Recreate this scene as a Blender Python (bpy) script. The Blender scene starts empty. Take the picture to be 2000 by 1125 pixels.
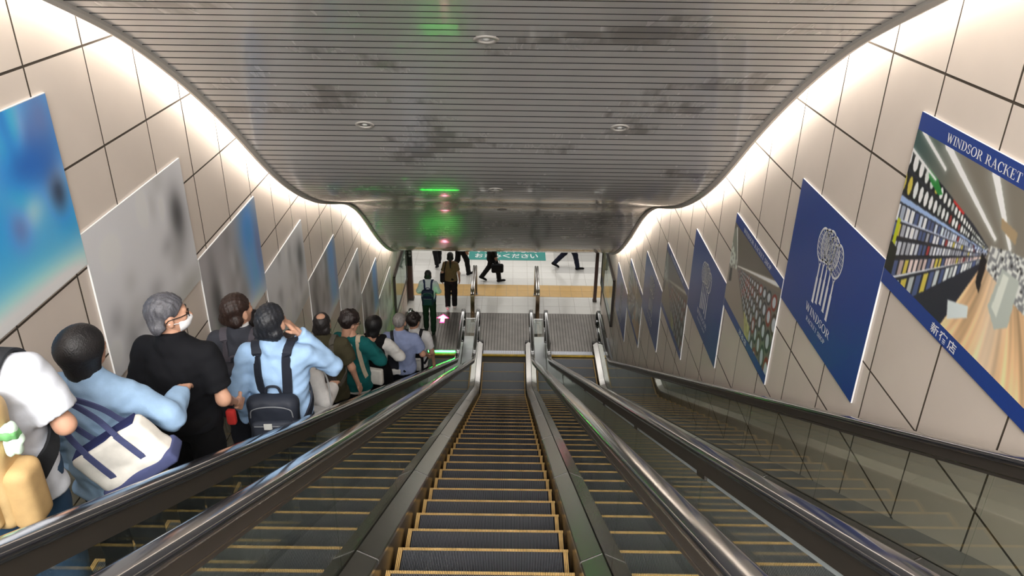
import bpy, math, random
import numpy as np
from mathutils import Vector, Matrix

random.seed(7)
rng = np.random.default_rng(11)
SC = bpy.context.scene
COL = SC.collection
R = math.radians

# ------------------------------------------------------------------ camera, world, exposure
CAM = np.array([0.1422, -16.2443, 9.9003])
PIT, YAW, ROL, FPX = R(26.5136), R(0.095), R(0.8126), 1541.06
fw = np.array([math.sin(YAW)*math.cos(PIT), math.cos(YAW)*math.cos(PIT), -math.sin(PIT)])
rt = np.array([math.cos(YAW), -math.sin(YAW), 0.0])
up = np.cross(rt, fw)
r2 = rt*math.cos(ROL)+up*math.sin(ROL)
u2 = up*math.cos(ROL)-rt*math.sin(ROL)
cd = bpy.data.cameras.new('camera')
cd.sensor_fit = 'HORIZONTAL'; cd.sensor_width = 36; cd.lens = FPX*36/2000
cd.clip_start = 0.05; cd.clip_end = 200
cam = bpy.data.objects.new('camera', cd)
M = Matrix.Identity(4)
for i in range(3):
    M[i][0] = r2[i]; M[i][1] = u2[i]; M[i][2] = -fw[i]; M[i][3] = CAM[i]
cam.matrix_world = M
COL.objects.link(cam)
SC.camera = cam

wd = bpy.data.worlds.new('station_hall'); SC.world = wd; wd.use_nodes = True
bg = wd.node_tree.nodes['Background']
bg.inputs[0].default_value = (1.0, 0.97, 0.93, 1); bg.inputs[1].default_value = 3.3
vs = SC.view_settings
vs.view_transform = 'Standard'; vs.look = 'None'; vs.gamma = 1.0; vs.use_curve_mapping = False
vs.exposure = 0.86
SC.cycles.use_denoising = True
SC.cycles.max_bounces = 6
SC.cycles.diffuse_bounces = 3
SC.cycles.glossy_bounces = 4
SC.cycles.transparent_max_bounces = 20
SC.cycles.use_adaptive_sampling = True
SC.cycles.adaptive_threshold = 0.04
SC.cycles.sample_clamp_indirect = 6.0
SC.cycles.caustics_reflective = False
SC.cycles.caustics_refractive = False

def area(name, loc, rot, sx, sy, power, col):
    l = bpy.data.lights.new(name, 'AREA'); l.shape = 'RECTANGLE'; l.size = sx; l.size_y = sy
    l.energy = power; l.color = col
    o = bpy.data.objects.new(name, l); o.location = loc; o.rotation_euler = rot
    COL.objects.link(o); return o
CONC = 54
for k, yy in enumerate((4.2, 7.4, 10.6)):
    area('concourse_ceiling_light', (0, yy, 2.86), (0, 0, 0), 9.0, 0.5, CONC, (1.0, 0.97, 0.93))
area('upper_hall_fill', (0, -21.0, 13.2), (R(28), 0, 0), 5.0, 2.5, 750, (1.0, 0.97, 0.93))  # unseen fill lamp added behind the camera to brighten the walls

# ------------------------------------------------------------------ helpers
def lin(c):
    return tuple(((v/12.92) if v <= 0.04045 else ((v+0.055)/1.055)**2.4) for v in c)
def rgb(r, g, b): return lin((r/255, g/255, b/255))

def mat(name, col, rough=0.5, metal=0.0, noise=None, bump=None, emit=None, spec=0.5, coat=0.0, alpha=None, aniso=None):
    m = bpy.data.materials.new(name); m.use_nodes = True
    nt = m.node_tree; b = nt.nodes['Principled BSDF']
    b.inputs['Base Color'].default_value = (*col, 1)
    b.inputs['Roughness'].default_value = rough
    b.inputs['Metallic'].default_value = metal
    b.inputs['Specular IOR Level'].default_value = spec
    if coat: b.inputs['Coat Weight'].default_value = coat; b.inputs['Coat Roughness'].default_value = 0.08
    if emit:
        b.inputs['Emission Color'].default_value = (*emit[0], 1); b.inputs['Emission Strength'].default_value = emit[1]
    if noise or bump:
        tc = nt.nodes.new('ShaderNodeTexCoord')
    if noise:
        sc, amt, st = noise
        mp = nt.nodes.new('ShaderNodeMapping'); mp.inputs['Scale'].default_value = st
        nt.links.new(tc.outputs['Object'], mp.inputs[0])
        n = nt.nodes.new('ShaderNodeTexNoise'); n.inputs['Scale'].default_value = sc; n.inputs['Detail'].default_value = 4
        nt.links.new(mp.outputs[0], n.inputs['Vector'])
        mr = nt.nodes.new('ShaderNodeMapRange')
        mr.inputs['From Min'].default_value = 0.3; mr.inputs['From Max'].default_value = 0.7
        mr.inputs['To Min'].default_value = 1-amt; mr.inputs['To Max'].default_value = 1+amt
        nt.links.new(n.outputs['Fac'], mr.inputs['Value'])
        mx = nt.nodes.new('ShaderNodeVectorMath'); mx.operation = 'SCALE'
        mx.inputs[0].default_value = col
        nt.links.new(mr.outputs[0], mx.inputs['Scale'])
        nt.links.new(mx.outputs[0], b.inputs['Base Color'])
    if bump:
        sc, st = bump
        n2 = nt.nodes.new('ShaderNodeTexNoise'); n2.inputs['Scale'].default_value = sc; n2.inputs['Detail'].default_value = 3
        nt.links.new(tc.outputs['Object'], n2.inputs['Vector'])
        bp = nt.nodes.new('ShaderNodeBump'); bp.inputs['Strength'].default_value = st; bp.inputs['Distance'].default_value = 0.01
        nt.links.new(n2.outputs['Fac'], bp.inputs['Height'])
        nt.links.new(bp.outputs[0], b.inputs['Normal'])
    return m

def emat(name, col, strength):
    m = bpy.data.materials.new(name); m.use_nodes = True
    nt = m.node_tree; nt.nodes.clear()
    o = nt.nodes.new('ShaderNodeOutputMaterial'); e = nt.nodes.new('ShaderNodeEmission')
    e.inputs[0].default_value = (*col, 1); e.inputs[1].default_value = strength
    nt.links.new(e.outputs[0], o.inputs[0]); return m

def glass_mat(name, tint, boost=1.0):
    m = bpy.data.materials.new(name); m.use_nodes = True
    nt = m.node_tree; nt.nodes.clear()
    o = nt.nodes.new('ShaderNodeOutputMaterial')
    t = nt.nodes.new('ShaderNodeBsdfTransparent'); t.inputs[0].default_value = (*tint, 1)
    g = nt.nodes.new('ShaderNodeBsdfGlossy'); g.inputs['Roughness'].default_value = 0.015
    g.inputs['Color'].default_value = (0.97, 1.0, 0.96, 1)
    lw = nt.nodes.new('ShaderNodeLayerWeight'); lw.inputs[0].default_value = 0.5
    pw = nt.nodes.new('ShaderNodeMath'); pw.operation = 'POWER'; pw.inputs[1].default_value = 5.0
    nt.links.new(lw.outputs['Facing'], pw.inputs[0])
    ml = nt.nodes.new('ShaderNodeMath'); ml.operation = 'MULTIPLY_ADD'
    ml.inputs[1].default_value = 0.95*boost; ml.inputs[2].default_value = 0.045*boost; ml.use_clamp = True
    nt.links.new(pw.outputs[0], ml.inputs[0])
    mx = nt.nodes.new('ShaderNodeMixShader')
    nt.links.new(ml.outputs[0], mx.inputs[0]); nt.links.new(t.outputs[0], mx.inputs[1]); nt.links.new(g.outputs[0], mx.inputs[2])
    nt.links.new(mx.outputs[0], o.inputs[0]); return m

def tag(o, label=None, cat=None, group=None, kind=None):
    if label: o['label'] = label
    if cat: o['category'] = cat
    if group: o['group'] = group
    if kind: o['kind'] = kind
    return o

def link(name, me, m=None, parent=None, loc=None, rot=None):
    if m is not None and len(me.materials) == 0: me.materials.append(m)
    o = bpy.data.objects.new(name, me)
    if loc is not None: o.location = loc
    if rot is not None: o.rotation_euler = rot
    COL.objects.link(o)
    if parent is not None: o.parent = parent
    return o

def empty(name, loc=(0, 0, 0), rz=0.0):
    o = bpy.data.objects.new(name, None); o.location = loc; o.rotation_euler = (0, 0, rz)
    o.empty_display_size = 0.1
    COL.objects.link(o); return o

class MB:
    def __init__(s): s.v = []; s.f = []
    def quad(s, a, b, c, d):
        n = len(s.v); s.v += [tuple(a), tuple(b), tuple(c), tuple(d)]; s.f.append((n, n+1, n+2, n+3)); return s
    def poly(s, pts):
        n = len(s.v); s.v += [tuple(q) for q in pts]; s.f.append(tuple(range(n, n+len(pts)))); return s
    def box(s, x0, x1, y0, y1, z0, z1):
        n = len(s.v)
        s.v += [(x0, y0, z0), (x1, y0, z0), (x1, y1, z0), (x0, y1, z0), (x0, y0, z1), (x1, y0, z1), (x1, y1, z1), (x0, y1, z1)]
        s.f += [(n+3, n+2, n+1, n), (n+4, n+5, n+6, n+7), (n, n+1, n+5, n+4), (n+1, n+2, n+6, n+5), (n+2, n+3, n+7, n+6), (n+3, n, n+4, n+7)]
        return s
    def sweep(s, pts, sec, close=True, cap=True, upv=(0, 0, 1)):
        """pts: list of 3d points; sec: list of (a,b): a along side vector, b along 'up' perpendicular."""
        P = [Vector(q) for q in pts]; n0 = len(s.v); k = len(sec); U = Vector(upv)
        for i, q in enumerate(P):
            t = (P[min(i+1, len(P)-1)]-P[max(i-1, 0)])
            if t.length < 1e-9: t = Vector((0, 1, 0))
            t.normalize()
            sd = t.cross(U)
            if sd.length < 1e-4: sd = t.cross(Vector((0, 1, 0)))
            sd.normalize(); nn = sd.cross(t).normalized()
            for a, b in sec: s.v.append(tuple(q+sd*a+nn*b))
        for i in range(len(P)-1):
            for j in range(k if close else k-1):
                a = n0+i*k+j; b = n0+i*k+(j+1) % k
                s.f.append((a, b, b+k, a+k))
        if cap and close:
            s.f.append(tuple(n0+j for j in reversed(range(k))))
            s.f.append(tuple(n0+(len(P)-1)*k+j for j in range(k)))
        return s
    def xsweep(s, pts, sec):
        """sweep in a plane x=const: section a along +x, b along in-plane normal (tangent rotated)."""
        n0 = len(s.v); k = len(sec); P = [Vector(q) for q in pts]
        for i, q in enumerate(P):
            t = (P[min(i+1, len(P)-1)]-P[max(i-1, 0)]); t.x = 0
            t.normalize(); nn = Vector((0, -t.z, t.y))
            for a, b in sec: s.v.append((q.x+a, q.y+nn.y*b, q.z+nn.z*b))
        for i in range(len(P)-1):
            for j in range(k):
                a = n0+i*k+j; b = n0+i*k+(j+1) % k
                s.f.append((a, a+k, b+k, b))
        s.f.append(tuple(n0+j for j in range(k)))
        s.f.append(tuple(n0+(len(P)-1)*k+j for j in reversed(range(k))))
        return s
    def tube(s, pts, r, n=8, upv=(0, 0, 1)):
        return s.sweep(pts, [(r*math.cos(2*math.pi*i/n), r*math.sin(2*math.pi*i/n)) for i in range(n)], upv=upv)
    def lathe(s, prof, n=20, c=(0, 0, 0)):
        n0 = len(s.v); k = len(prof)
        for i in range(n):
            a = 2*math.pi*i/n
            for r_, z_ in prof: s.v.append((c[0]+r_*math.cos(a), c[1]+r_*math.sin(a), c[2]+z_))
        for i in range(n):
            for j in range(k-1):
                a = n0+i*k+j; b = n0+((i+1) % n)*k+j
                s.f.append((a, b, b+1, a+1))
        return s
    def mesh(s, name, smooth=False):
        me = bpy.data.meshes.new(name); me.from_pydata(s.v, [], s.f)
        if smooth: me.polygons.foreach_set('use_smooth', [True]*len(me.polygons))
        me.update(); return me
    def build(s, name, m, parent=None, loc=None, rot=None, smooth=False):
        return link(name, s.mesh(name, smooth), m, parent, loc, rot)

def ell_sec(a, b, n=10):
    return [(a*math.cos(2*math.pi*i/n), b*math.sin(2*math.pi*i/n)) for i in range(n)]

# ------------------------------------------------------------------ common geometry of the place
XL, XR = -2.6226, 2.5629          # wall faces
TAN = math.tan(R(30))
Y0, Z0, ST = -13.1354, 6.6466, 0.4    # a step nose on the incline
YK = Y0+Z0/TAN                        # incline meets the floor level here
def nose(y):
    """height of the step-nose line"""
    w = 0.42
    if y < YK-w: return Z0-(y-Y0)*TAN
    if y > YK+w: return 0.0
    t = (y-(YK-w))/(2*w); s0 = w*TAN
    return s0*(1-t)*(1-t)
PK = [(-11.61, 9.35), (-11.0, 9.10), (-10.5, 8.84), (-10.0, 8.54), (-9.5, 8.21), (-9.0, 7.85), (-8.5, 7.46), (-8.0, 7.10), (-7.5, 6.79),
      (-7.0, 6.52), (-6.5, 6.28), (-6.0, 6.08), (-5.5, 5.89), (-5.0, 5.71), (-4.5, 5.49), (-4.0, 5.22), (-3.5, 4.89), (-3, 4.51), (-2.5, 4.13),
      (-2, 3.78), (-1.5, 3.46), (-1, 3.17), (-.5, 2.92), (0, 2.71), (.3, 2.60), (.6, 2.52)]
ext = [(y-5.75, z+3.32) for y, z in PK if -11.4 < y < -5.9]
PK = ext+PK
_y = np.array([q[0] for q in PK]); _z = np.array([q[1] for q in PK])
_yy = np.arange(-17.0, 0.601, 0.02); _zz = np.interp(_yy, _y, _z)
ker = np.hanning(41); ker /= ker.sum()
_pad = np.concatenate([_zz[0]+(np.arange(-20, 0)*(_zz[1]-_zz[0])), _zz, _zz[-1]+(np.arange(1, 21)*(_zz[-1]-_zz[-2]))])
_zz = np.convolve(_pad, ker, 'valid')
def ceil_z(y): return float(np.interp(y, _yy, _zz))

# ------------------------------------------------------------------ materials
M_panel = mat('wall_panel', (0.755, 0.66, 0.58), 0.38, noise=(1.4, 0.05, (1, 1, 1)))
M_joint = mat('wall_joint', (0.075, 0.058, 0.042), 0.9)
M_slat = mat('ceiling_slat', (0.42, 0.41, 0.40), 0.28, 0.05, coat=0.6)
M_dark = mat('dark_void', (0.02, 0.02, 0.02), 0.9)
M_trim = mat('ceiling_trim', (0.52, 0.49, 0.45), 0.45, 0.1)
M_steel = mat('brushed_steel', (0.50, 0.485, 0.47), 0.22, 1.0, noise=(6, 0.06, (1, .1, .1)))
M_steel2 = mat('dull_steel', (0.33, 0.34, 0.35), 0.35, 0.9)
M_bronze = mat('bronze_skirt', (0.10, 0.066, 0.032), 0.25, 0.7)
M_guide = mat('rail_guide', (0.115, 0.10, 0.088), 0.42, 0.7)
M_rubber = mat('handrail_rubber', (0.02, 0.021, 0.026), 0.14, 0.0, spec=1.0, coat=0.7)
M_cleat = mat('step_cleat', (0.27, 0.285, 0.32), 0.40, 0.55)
M_groove = mat('step_groove', (0.010, 0.011, 0.016), 0.6)
M_yel = mat('yellow_demarcation', (0.80, 0.52, 0.20), 0.5, noise=(9, 0.18, (1, 1, 1)))
M_yelc = mat('yellow_comb', (0.70, 0.46, 0.03), 0.45, noise=(8, 0.2, (1, 1, 1)))
M_plate = mat('landing_plate', (0.20, 0.185, 0.17), 0.36, 0.7, noise=(2.5, 0.15, (1, 1, 1)))
M_plate_g = mat('landing_groove', (0.05, 0.045, 0.04), 0.7)
M_comb = mat('comb_alu', (0.62, 0.64, 0.70), 0.35, 0.6)
M_glass = glass_mat('balustrade_glass', (0.90, 0.925, 0.895), 1.25)
M_board_glass = glass_mat('board_glass', (0.90, 0.95, 0.92), 0.8)
M_tile = mat('floor_tile', (0.70, 0.685, 0.65), 0.22, noise=(1.2, 0.04, (1, 1, 1)))
M_tile2 = mat('floor_tile_grey', (0.50, 0.49, 0.47), 0.25)
M_grout = mat('floor_grout', (0.33, 0.30, 0.26), 0.8)
M_tact = mat('tactile_tile', (0.63, 0.40, 0.15), 0.45, noise=(3, 0.06, (1, 1, 1)))
M_refl = mat('painted_reflection', (0.55, 0.62, 0.66), 0.3)  # reflected wall light put into a pale colour
M_white = mat('white_board', (0.80, 0.80, 0.80), 0.5)
M_blue = mat('poster_blue', rgb(38, 68, 146), 0.33, noise=(120, 0.05, (1, 1, 1)))
M_print = mat('lettering_white', (0.88, 0.89, 0.92), 0.45)
M_brown = mat('pillar_brown', (0.085, 0.046, 0.038), 0.4)
M_black = mat('sign_black', (0.008, 0.008, 0.008), 0.4)
M_frame = mat('frame_dark', (0.05, 0.042, 0.036), 0.4)
M_teal = mat('teal_floor_sign', rgb(0, 140, 132), 0.35)
M_signtxt = mat('sign_white', (0.82, 0.84, 0.84), 0.5)

# slats: duller, browner patches where the finish has worn
def stain(m):
    nt = m.node_tree; b = nt.nodes['Principled BSDF']
    g = nt.nodes.new('ShaderNodeNewGeometry'); oi = nt.nodes.new('ShaderNodeObjectInfo')
    sx = nt.nodes.new('ShaderNodeSeparateXYZ'); nt.links.new(g.outputs['Position'], sx.inputs[0])
    so = nt.nodes.new('ShaderNodeSeparateXYZ'); nt.links.new(oi.outputs['Location'], so.inputs[0])
    ad = nt.nodes.new('ShaderNodeMath'); ad.operation = 'MULTIPLY_ADD'; ad.inputs[1].default_value = 0.35
    nt.links.new(oi.outputs['Random'], ad.inputs[0]); nt.links.new(sx.outputs[0], ad.inputs[2])
    cbn = nt.nodes.new('ShaderNodeCombineXYZ')
    nt.links.new(ad.outputs[0], cbn.inputs[0]); nt.links.new(so.outputs[1], cbn.inputs[1]); nt.links.new(sx.outputs[2], cbn.inputs[2])
    mp = nt.nodes.new('ShaderNodeMapping'); mp.inputs['Scale'].default_value = (0.62, 1.0, 0.25)
    nt.links.new(cbn.outputs[0], mp.inputs[0])
    n = nt.nodes.new('ShaderNodeTexNoise'); n.inputs['Scale'].default_value = 1.5; n.inputs['Detail'].default_value = 6; n.inputs['Roughness'].default_value = 0.62
    nt.links.new(mp.outputs[0], n.inputs['Vector'])
    mr = nt.nodes.new('ShaderNodeMapRange'); mr.inputs['From Min'].default_value = 0.57; mr.inputs['From Max'].default_value = 0.62
    nt.links.new(n.outputs['Fac'], mr.inputs['Value'])
    mx = nt.nodes.new('ShaderNodeMix'); mx.data_type = 'RGBA'
    mx.inputs[6].default_value = (0.68, 0.665, 0.645, 1); mx.inputs[7].default_value = (0.36, 0.34, 0.32, 1)
    nt.links.new(mr.outputs[0], mx.inputs[0]); nt.links.new(mx.outputs[2], b.inputs['Base Color'])
    mr2 = nt.nodes.new('ShaderNodeMapRange'); mr2.inputs['To Min'].default_value = 0.27; mr2.inputs['To Max'].default_value = 0.32
    nt.links.new(mr.outputs[0], mr2.inputs['Value']); nt.links.new(mr2.outputs[0], b.inputs['Roughness'])
stain(M_slat)

# ------------------------------------------------------------------ walls with panels
PW, PH = 0.6759, 0.6544
def wall(side, X, yc, zc):
    sgn = 1 if side == 'right' else -1
    ys = np.arange(-18, 2.71, 0.45)
    mb = MB()
    ys = list(ys)+[2.72]
    for a, b in zip(ys[:-1], ys[1:]):
        ta, tb = (ceil_z(max(a, -17))+0.9, ceil_z(max(b, -17))+0.9)
        ba, bb = nose(a)-1.3, nose(b)-1.3
        xa, xb = X+sgn*0.0035, X+sgn*0.16
        mb.quad((xa, a, ba), (xa, b, bb), (xa, b, tb), (xa, a, ta))
        mb.quad((xb, a, ba), (xb, a, ta), (xb, b, tb), (xb, b, bb))
        mb.quad((xa, a, ta), (xa, b, tb), (xb, b, tb), (xb, a, ta))
    mb.quad((X+sgn*.0035, 2.72, -1.3), (X+sgn*.16, 2.72, -1.3), (X+sgn*.16, 2.72, 3.4), (X+sgn*.0035, 2.72, 3.4))
    w = mb.build('wall_'+side, M_joint); tag(w, kind='structure')
    g = 0.0075; t = 0.010
    me = MB().box(-t/2, t/2, -PW/2+g, PW/2-g, -PH/2+g, PH/2-g).mesh('wall_panel'); me.materials.append(M_panel); me.materials.append(M_joint)
    for pg in me.polygons: pg.material_index = 0 if abs(pg.normal.x) > .9 else 1
    n = 0
    for c in range(-20, 14):
        y = yc-(c-0.5)*PW
        if y > 2.4 or y < -15.6: continue
        zt = ceil_z(max(y-.4, -17))+0.45; zb = nose(y-.3)-0.15
        for r_ in range(-9, 16):
            z = zc-(r_-0.5)*PH-PH
            if z-PH/2 > zt or z+PH/2 < zb: continue
            o = link('wall_panel', me, None, w, (X+sgn*t/2+random.uniform(-.0008, .0008), y, z)); n += 1
    return w
wallL = wall('left', XL, -9.0193, 8.9972)
wallR = wall('right', XR, -9.7106, 9.0299)

# ------------------------------------------------------------------ slatted wave ceiling
EX0, EX1 = XL+0.2, XR-0.2
cb = MB()
for a, b in zip(_yy[:-1:10], list(_yy[10::10])+[_yy[-1]]):
    za, zb_ = ceil_z(a)+0.05, ceil_z(b)+0.05
    cb.quad((EX0, a, za), (EX0, b, zb_), (EX1, b, zb_), (EX1, a, za))
    cb.quad((EX0, a, za+.06), (EX1, a, za+.06), (EX1, b, zb_+.06), (EX0, b, zb_+.06))
ceil = tag(cb.build('ceiling', M_dark), kind='structure')
SP = 0.135
arc = np.concatenate([[0], np.cumsum(np.hypot(np.diff(_yy), np.diff(_zz)))])
sw = SP/2-0.0058; L = (EX1-EX0)-0.02
sm = MB(); hx = L/2
prof = [(-sw, 0.022), (-sw, 0.003), (-sw+.004, 0.0), (sw-.004, 0.0), (sw, 0.003), (sw, 0.022)]
for a, b in zip(prof[:-1], prof[1:]):
    sm.quad((-hx, a[0], a[1]), (-hx, b[0], b[1]), (hx, b[0], b[1]), (hx, a[0], a[1]))
slat_me = sm.mesh('slat'); slat_me.materials.append(M_slat); slat_me.materials.append(M_dark)
for i_, pg in enumerate(slat_me.polygons): pg.material_index = 0 if i_ == 2 else 1
s = arc[-1]-SP/2
while s > 0.1:
    y = float(np.interp(s, arc, _yy)); z = float(np.interp(s, arc, _zz))
    ya, yb = np.interp([s-.05, s+.05], arc, _yy); za, zb_ = np.interp([s-.05, s+.05], arc, _zz)
    o = link('slat', slat_me, None, ceil, ((EX0+EX1)/2, y, z), (math.atan2(zb_-za, yb-ya), 0, 0))
    s -= SP
for sgn, ex in ((-1, EX0), (1, EX1)):
    pts = [(ex, y, ceil_z(y)) for y in np.arange(-16.9, 0.61, 0.15)]
    w = 0.035
    sec = [(-w, -.022), (0, -.035), (w, -.022), (w, .10), (-w, .10)]
    o = MB().xsweep(pts, sec).build('trim_1' if sgn < 0 else 'trim_2', M_trim); tag(o, kind='structure')
# end fascia and concourse ceiling
o = MB().box(EX0-.2, EX1+.2, 0.60, 0.72, 2.53, 3.1).build('trim_3', M_trim); tag(o, kind='structure')
M_cw = mat('concourse_wall', (.62, .60, .57), .5)
o = tag(MB().box(-9.2, 9.2, 14, 14.2, -.2, 3.1).build('wall_back_blocker', M_cw), kind='structure')  # unseen back and side walls added to shut world light out
for xx, nm in ((-9.2, 'wall_concourse_left_blocker'), (9.0, 'wall_concourse_right_blocker')): tag(MB().box(xx, xx+.2, 2.72, 14, -.2, 3.1).build(nm, M_cw), kind='structure')
for xa, xb, nm in ((-9, XL-.16, 'wall_front_left'), (XR+.16, 9, 'wall_front_right')): tag(MB().box(xa, xb, 2.6, 2.72, -.2, 3.1).build(nm, M_cw), kind='structure')
o = MB().box(-9, 9, 0.72, 14, 3.0, 3.1).build('ceiling_concourse', mat('concourse_ceiling', (.6, .6, .58), .6)); tag(o, kind='structure')

# cove lamps behind the edge trims
M_cove = emat('cove_tube_glow', (1.0, 0.88, 0.74), 16.0)
for side, sgn, X in (('left', 1, XL), ('right', -1, XR)):
    t = empty('cove_lamp', (X, -8, 8)); tag(t, f'warm linear cove lamp hidden above the {side} edge of the slatted ceiling', 'cove lamp')
    ys = np.arange(-16.2, 0.4, 1.22)
    for a in ys:
        b = a+1.14
        pa = Vector((X+sgn*0.14, a, ceil_z(a)+0.20)); pb = Vector((X+sgn*0.14, b, ceil_z(b)+0.20))
        mid = [pa]
        for q in (0.25, .5, .75):
            yy = a+(b-a)*q; mid.append(Vector((X+sgn*0.14, yy, ceil_z(yy)+0.20)))
        mid.append(pb)
        mb = MB().xsweep([m_-Vector((X, -8, 8)) for m_ in mid], [(-.012, -.012), (.012, -.012), (.012, .012), (-.012, .012)])
        mb.build('tube', M_cove, t)

# downlights
def downlight(x, y, label, lit=0.0):
    z = ceil_z(y); sl = math.atan2(ceil_z(y+.05)-ceil_z(y-.05), .1)
    t = empty('downlight', (x, y, z)); t.rotation_euler = (sl, 0, 0)
    tag(t, label, 'downlight', 'round downlights in the slatted ceiling')
    MB().lathe([(.052, .004), (.052, -.006), (.075, -.009), (.085, -.003), (.085, .004)], 24).build('ring', M_trim, t, smooth=True)
    MB().lathe([(.052, .0), (.04, .03), (.0, .03)], 24).build('reflector', M_black, t, smooth=True)
    MB().lathe([(.022, .012), (.024, .0), (.016, -.007), (.0, -.009)], 16).build('bulb', mat('bulb', (.6, .6, .58), .2), t, smooth=True)
downlight(-.04, -10.91, 'round downlight nearest the camera in the slatted ceiling')
downlight(-1.19, -9.25, 'left downlight of the pair in the near ceiling wave')
downlight(1.1, -9.26, 'right downlight of the pair in the near ceiling wave')
downlight(-.05, -7.6, 'downlight just above the fold between the ceiling waves')
downlight(-.02, -4.12, 'downlight just below the fold between the ceiling waves')
downlight(-1.2, -2.33, 'downlight over the left escalator near the low ceiling end')
downlight(1.15, -2.47, 'downlight over the right escalator near the low ceiling end')

# ------------------------------------------------------------------ concourse floor
FL = MB().box(-9, 9, 2.11, 14, -.2, -.004).build('floor', M_grout); tag(FL, kind='structure')
TS = 0.4165
tile_me = {}
def floor_tile(x0, x1, y0, y1, m, zt=0.0):
    key = (round(x1-x0, 3), round(y1-y0, 3), m.name)
    if key not in tile_me:
        a, b = (x1-x0)/2-.003, (y1-y0)/2-.003
        me = MB().box(-a, a, -b, b, -.012, 0).mesh('floor_tile'); me.materials.append(m); tile_me[key] = me
    link('floor_tile', tile_me[key], None, FL, ((x0+x1)/2, (y0+y1)/2, zt+random.uniform(-.0006, .0006)))
xs = [-.22+TS*k for k in range(-8, 8)]
rows = [(2.11, 2.5265), (2.5265, 2.943), (2.943, 3.08)]+[(3.80+TS*k, 3.80+TS*(k+1)) for k in range(0, 9)]
for ri, (a, b) in enumerate(rows):
    for x in xs:
        g = (a > 4.6 and a < 5.0 and x > 1.1) or (5.4 < a < 5.9 and x > 1.2)
        floor_tile(x, x+TS, a, b, M_tile2 if g else M_tile)
for k in range(-10, 9):
    for a in (3.08, 3.44):
        floor_tile(.02+.3*k, .32+.3*k, a, a+.36, M_tact, .002)
# lower landing slab under the escalators' plates
o = MB().box(XL, XR, -0.9, 2.11, -.5, -.02).build('floor_landing', M_plate_g); tag(o, kind='structure')

# ------------------------------------------------------------------ escalators
HR = 0.64
def flat_end(y): return nose(y)
YS = [-17.2+0.4*i for i in range(37)]
YS = [y for y in YS if y < -2.3]+[-2.3, -2.15, -2.0, -1.9, -1.8, -1.7, -1.6, -1.5, -1.4, -1.3, -1.2, -1.1, -0.9, -.6, -.3, 0]
# step mesh
CW, CP = 0.0040, 0.0092
def ridges(xa, xb, ya, yb, top=0.0, dep=.012, CW=CW):
    mb = MB(); x = xa
    while x+CW <= xb+1e-6:
        n = len(mb.v); x1 = x+CW
        mb.v += [(x, ya, top-dep), (x1, ya, top-dep), (x1, yb, top-dep), (x, yb, top-dep), (x, ya, top), (x1, ya, top), (x1, yb, top), (x, yb, top)]
        mb.f += [(n+4, n+5, n+6, n+7), (n+1, n+2, n+6, n+5), (n+3, n, n+4, n+7), (n+2, n+3, n+7, n+6)]
        x += CP
    return mb
body_me = MB().box(-.505, .505, -.400, 0, -.05, -.012).box(-.505, .505, -.02, 0.0, -.26, -.05).mesh('step'); body_me.materials.append(M_groove)
tread_me = ridges(-.471, .471, -.398, -.022).mesh('tread'); tread_me.materials.append(M_cleat)
dm = ridges(-.505, .505, -.022, 0.0, CW=.0062)
for xa, xb in ((-.505, -.475), (.475, .505)):
    r_ = ridges(xa, xb, -.398, -.022, CW=.0062); n = len(dm.v); dm.v += r_.v; dm.f += [tuple(i+n for i in f_) for f_ in r_.f]
dem_me = dm.mesh('yellow_demarcation'); dem_me.materials.append(M_yel)

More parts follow.
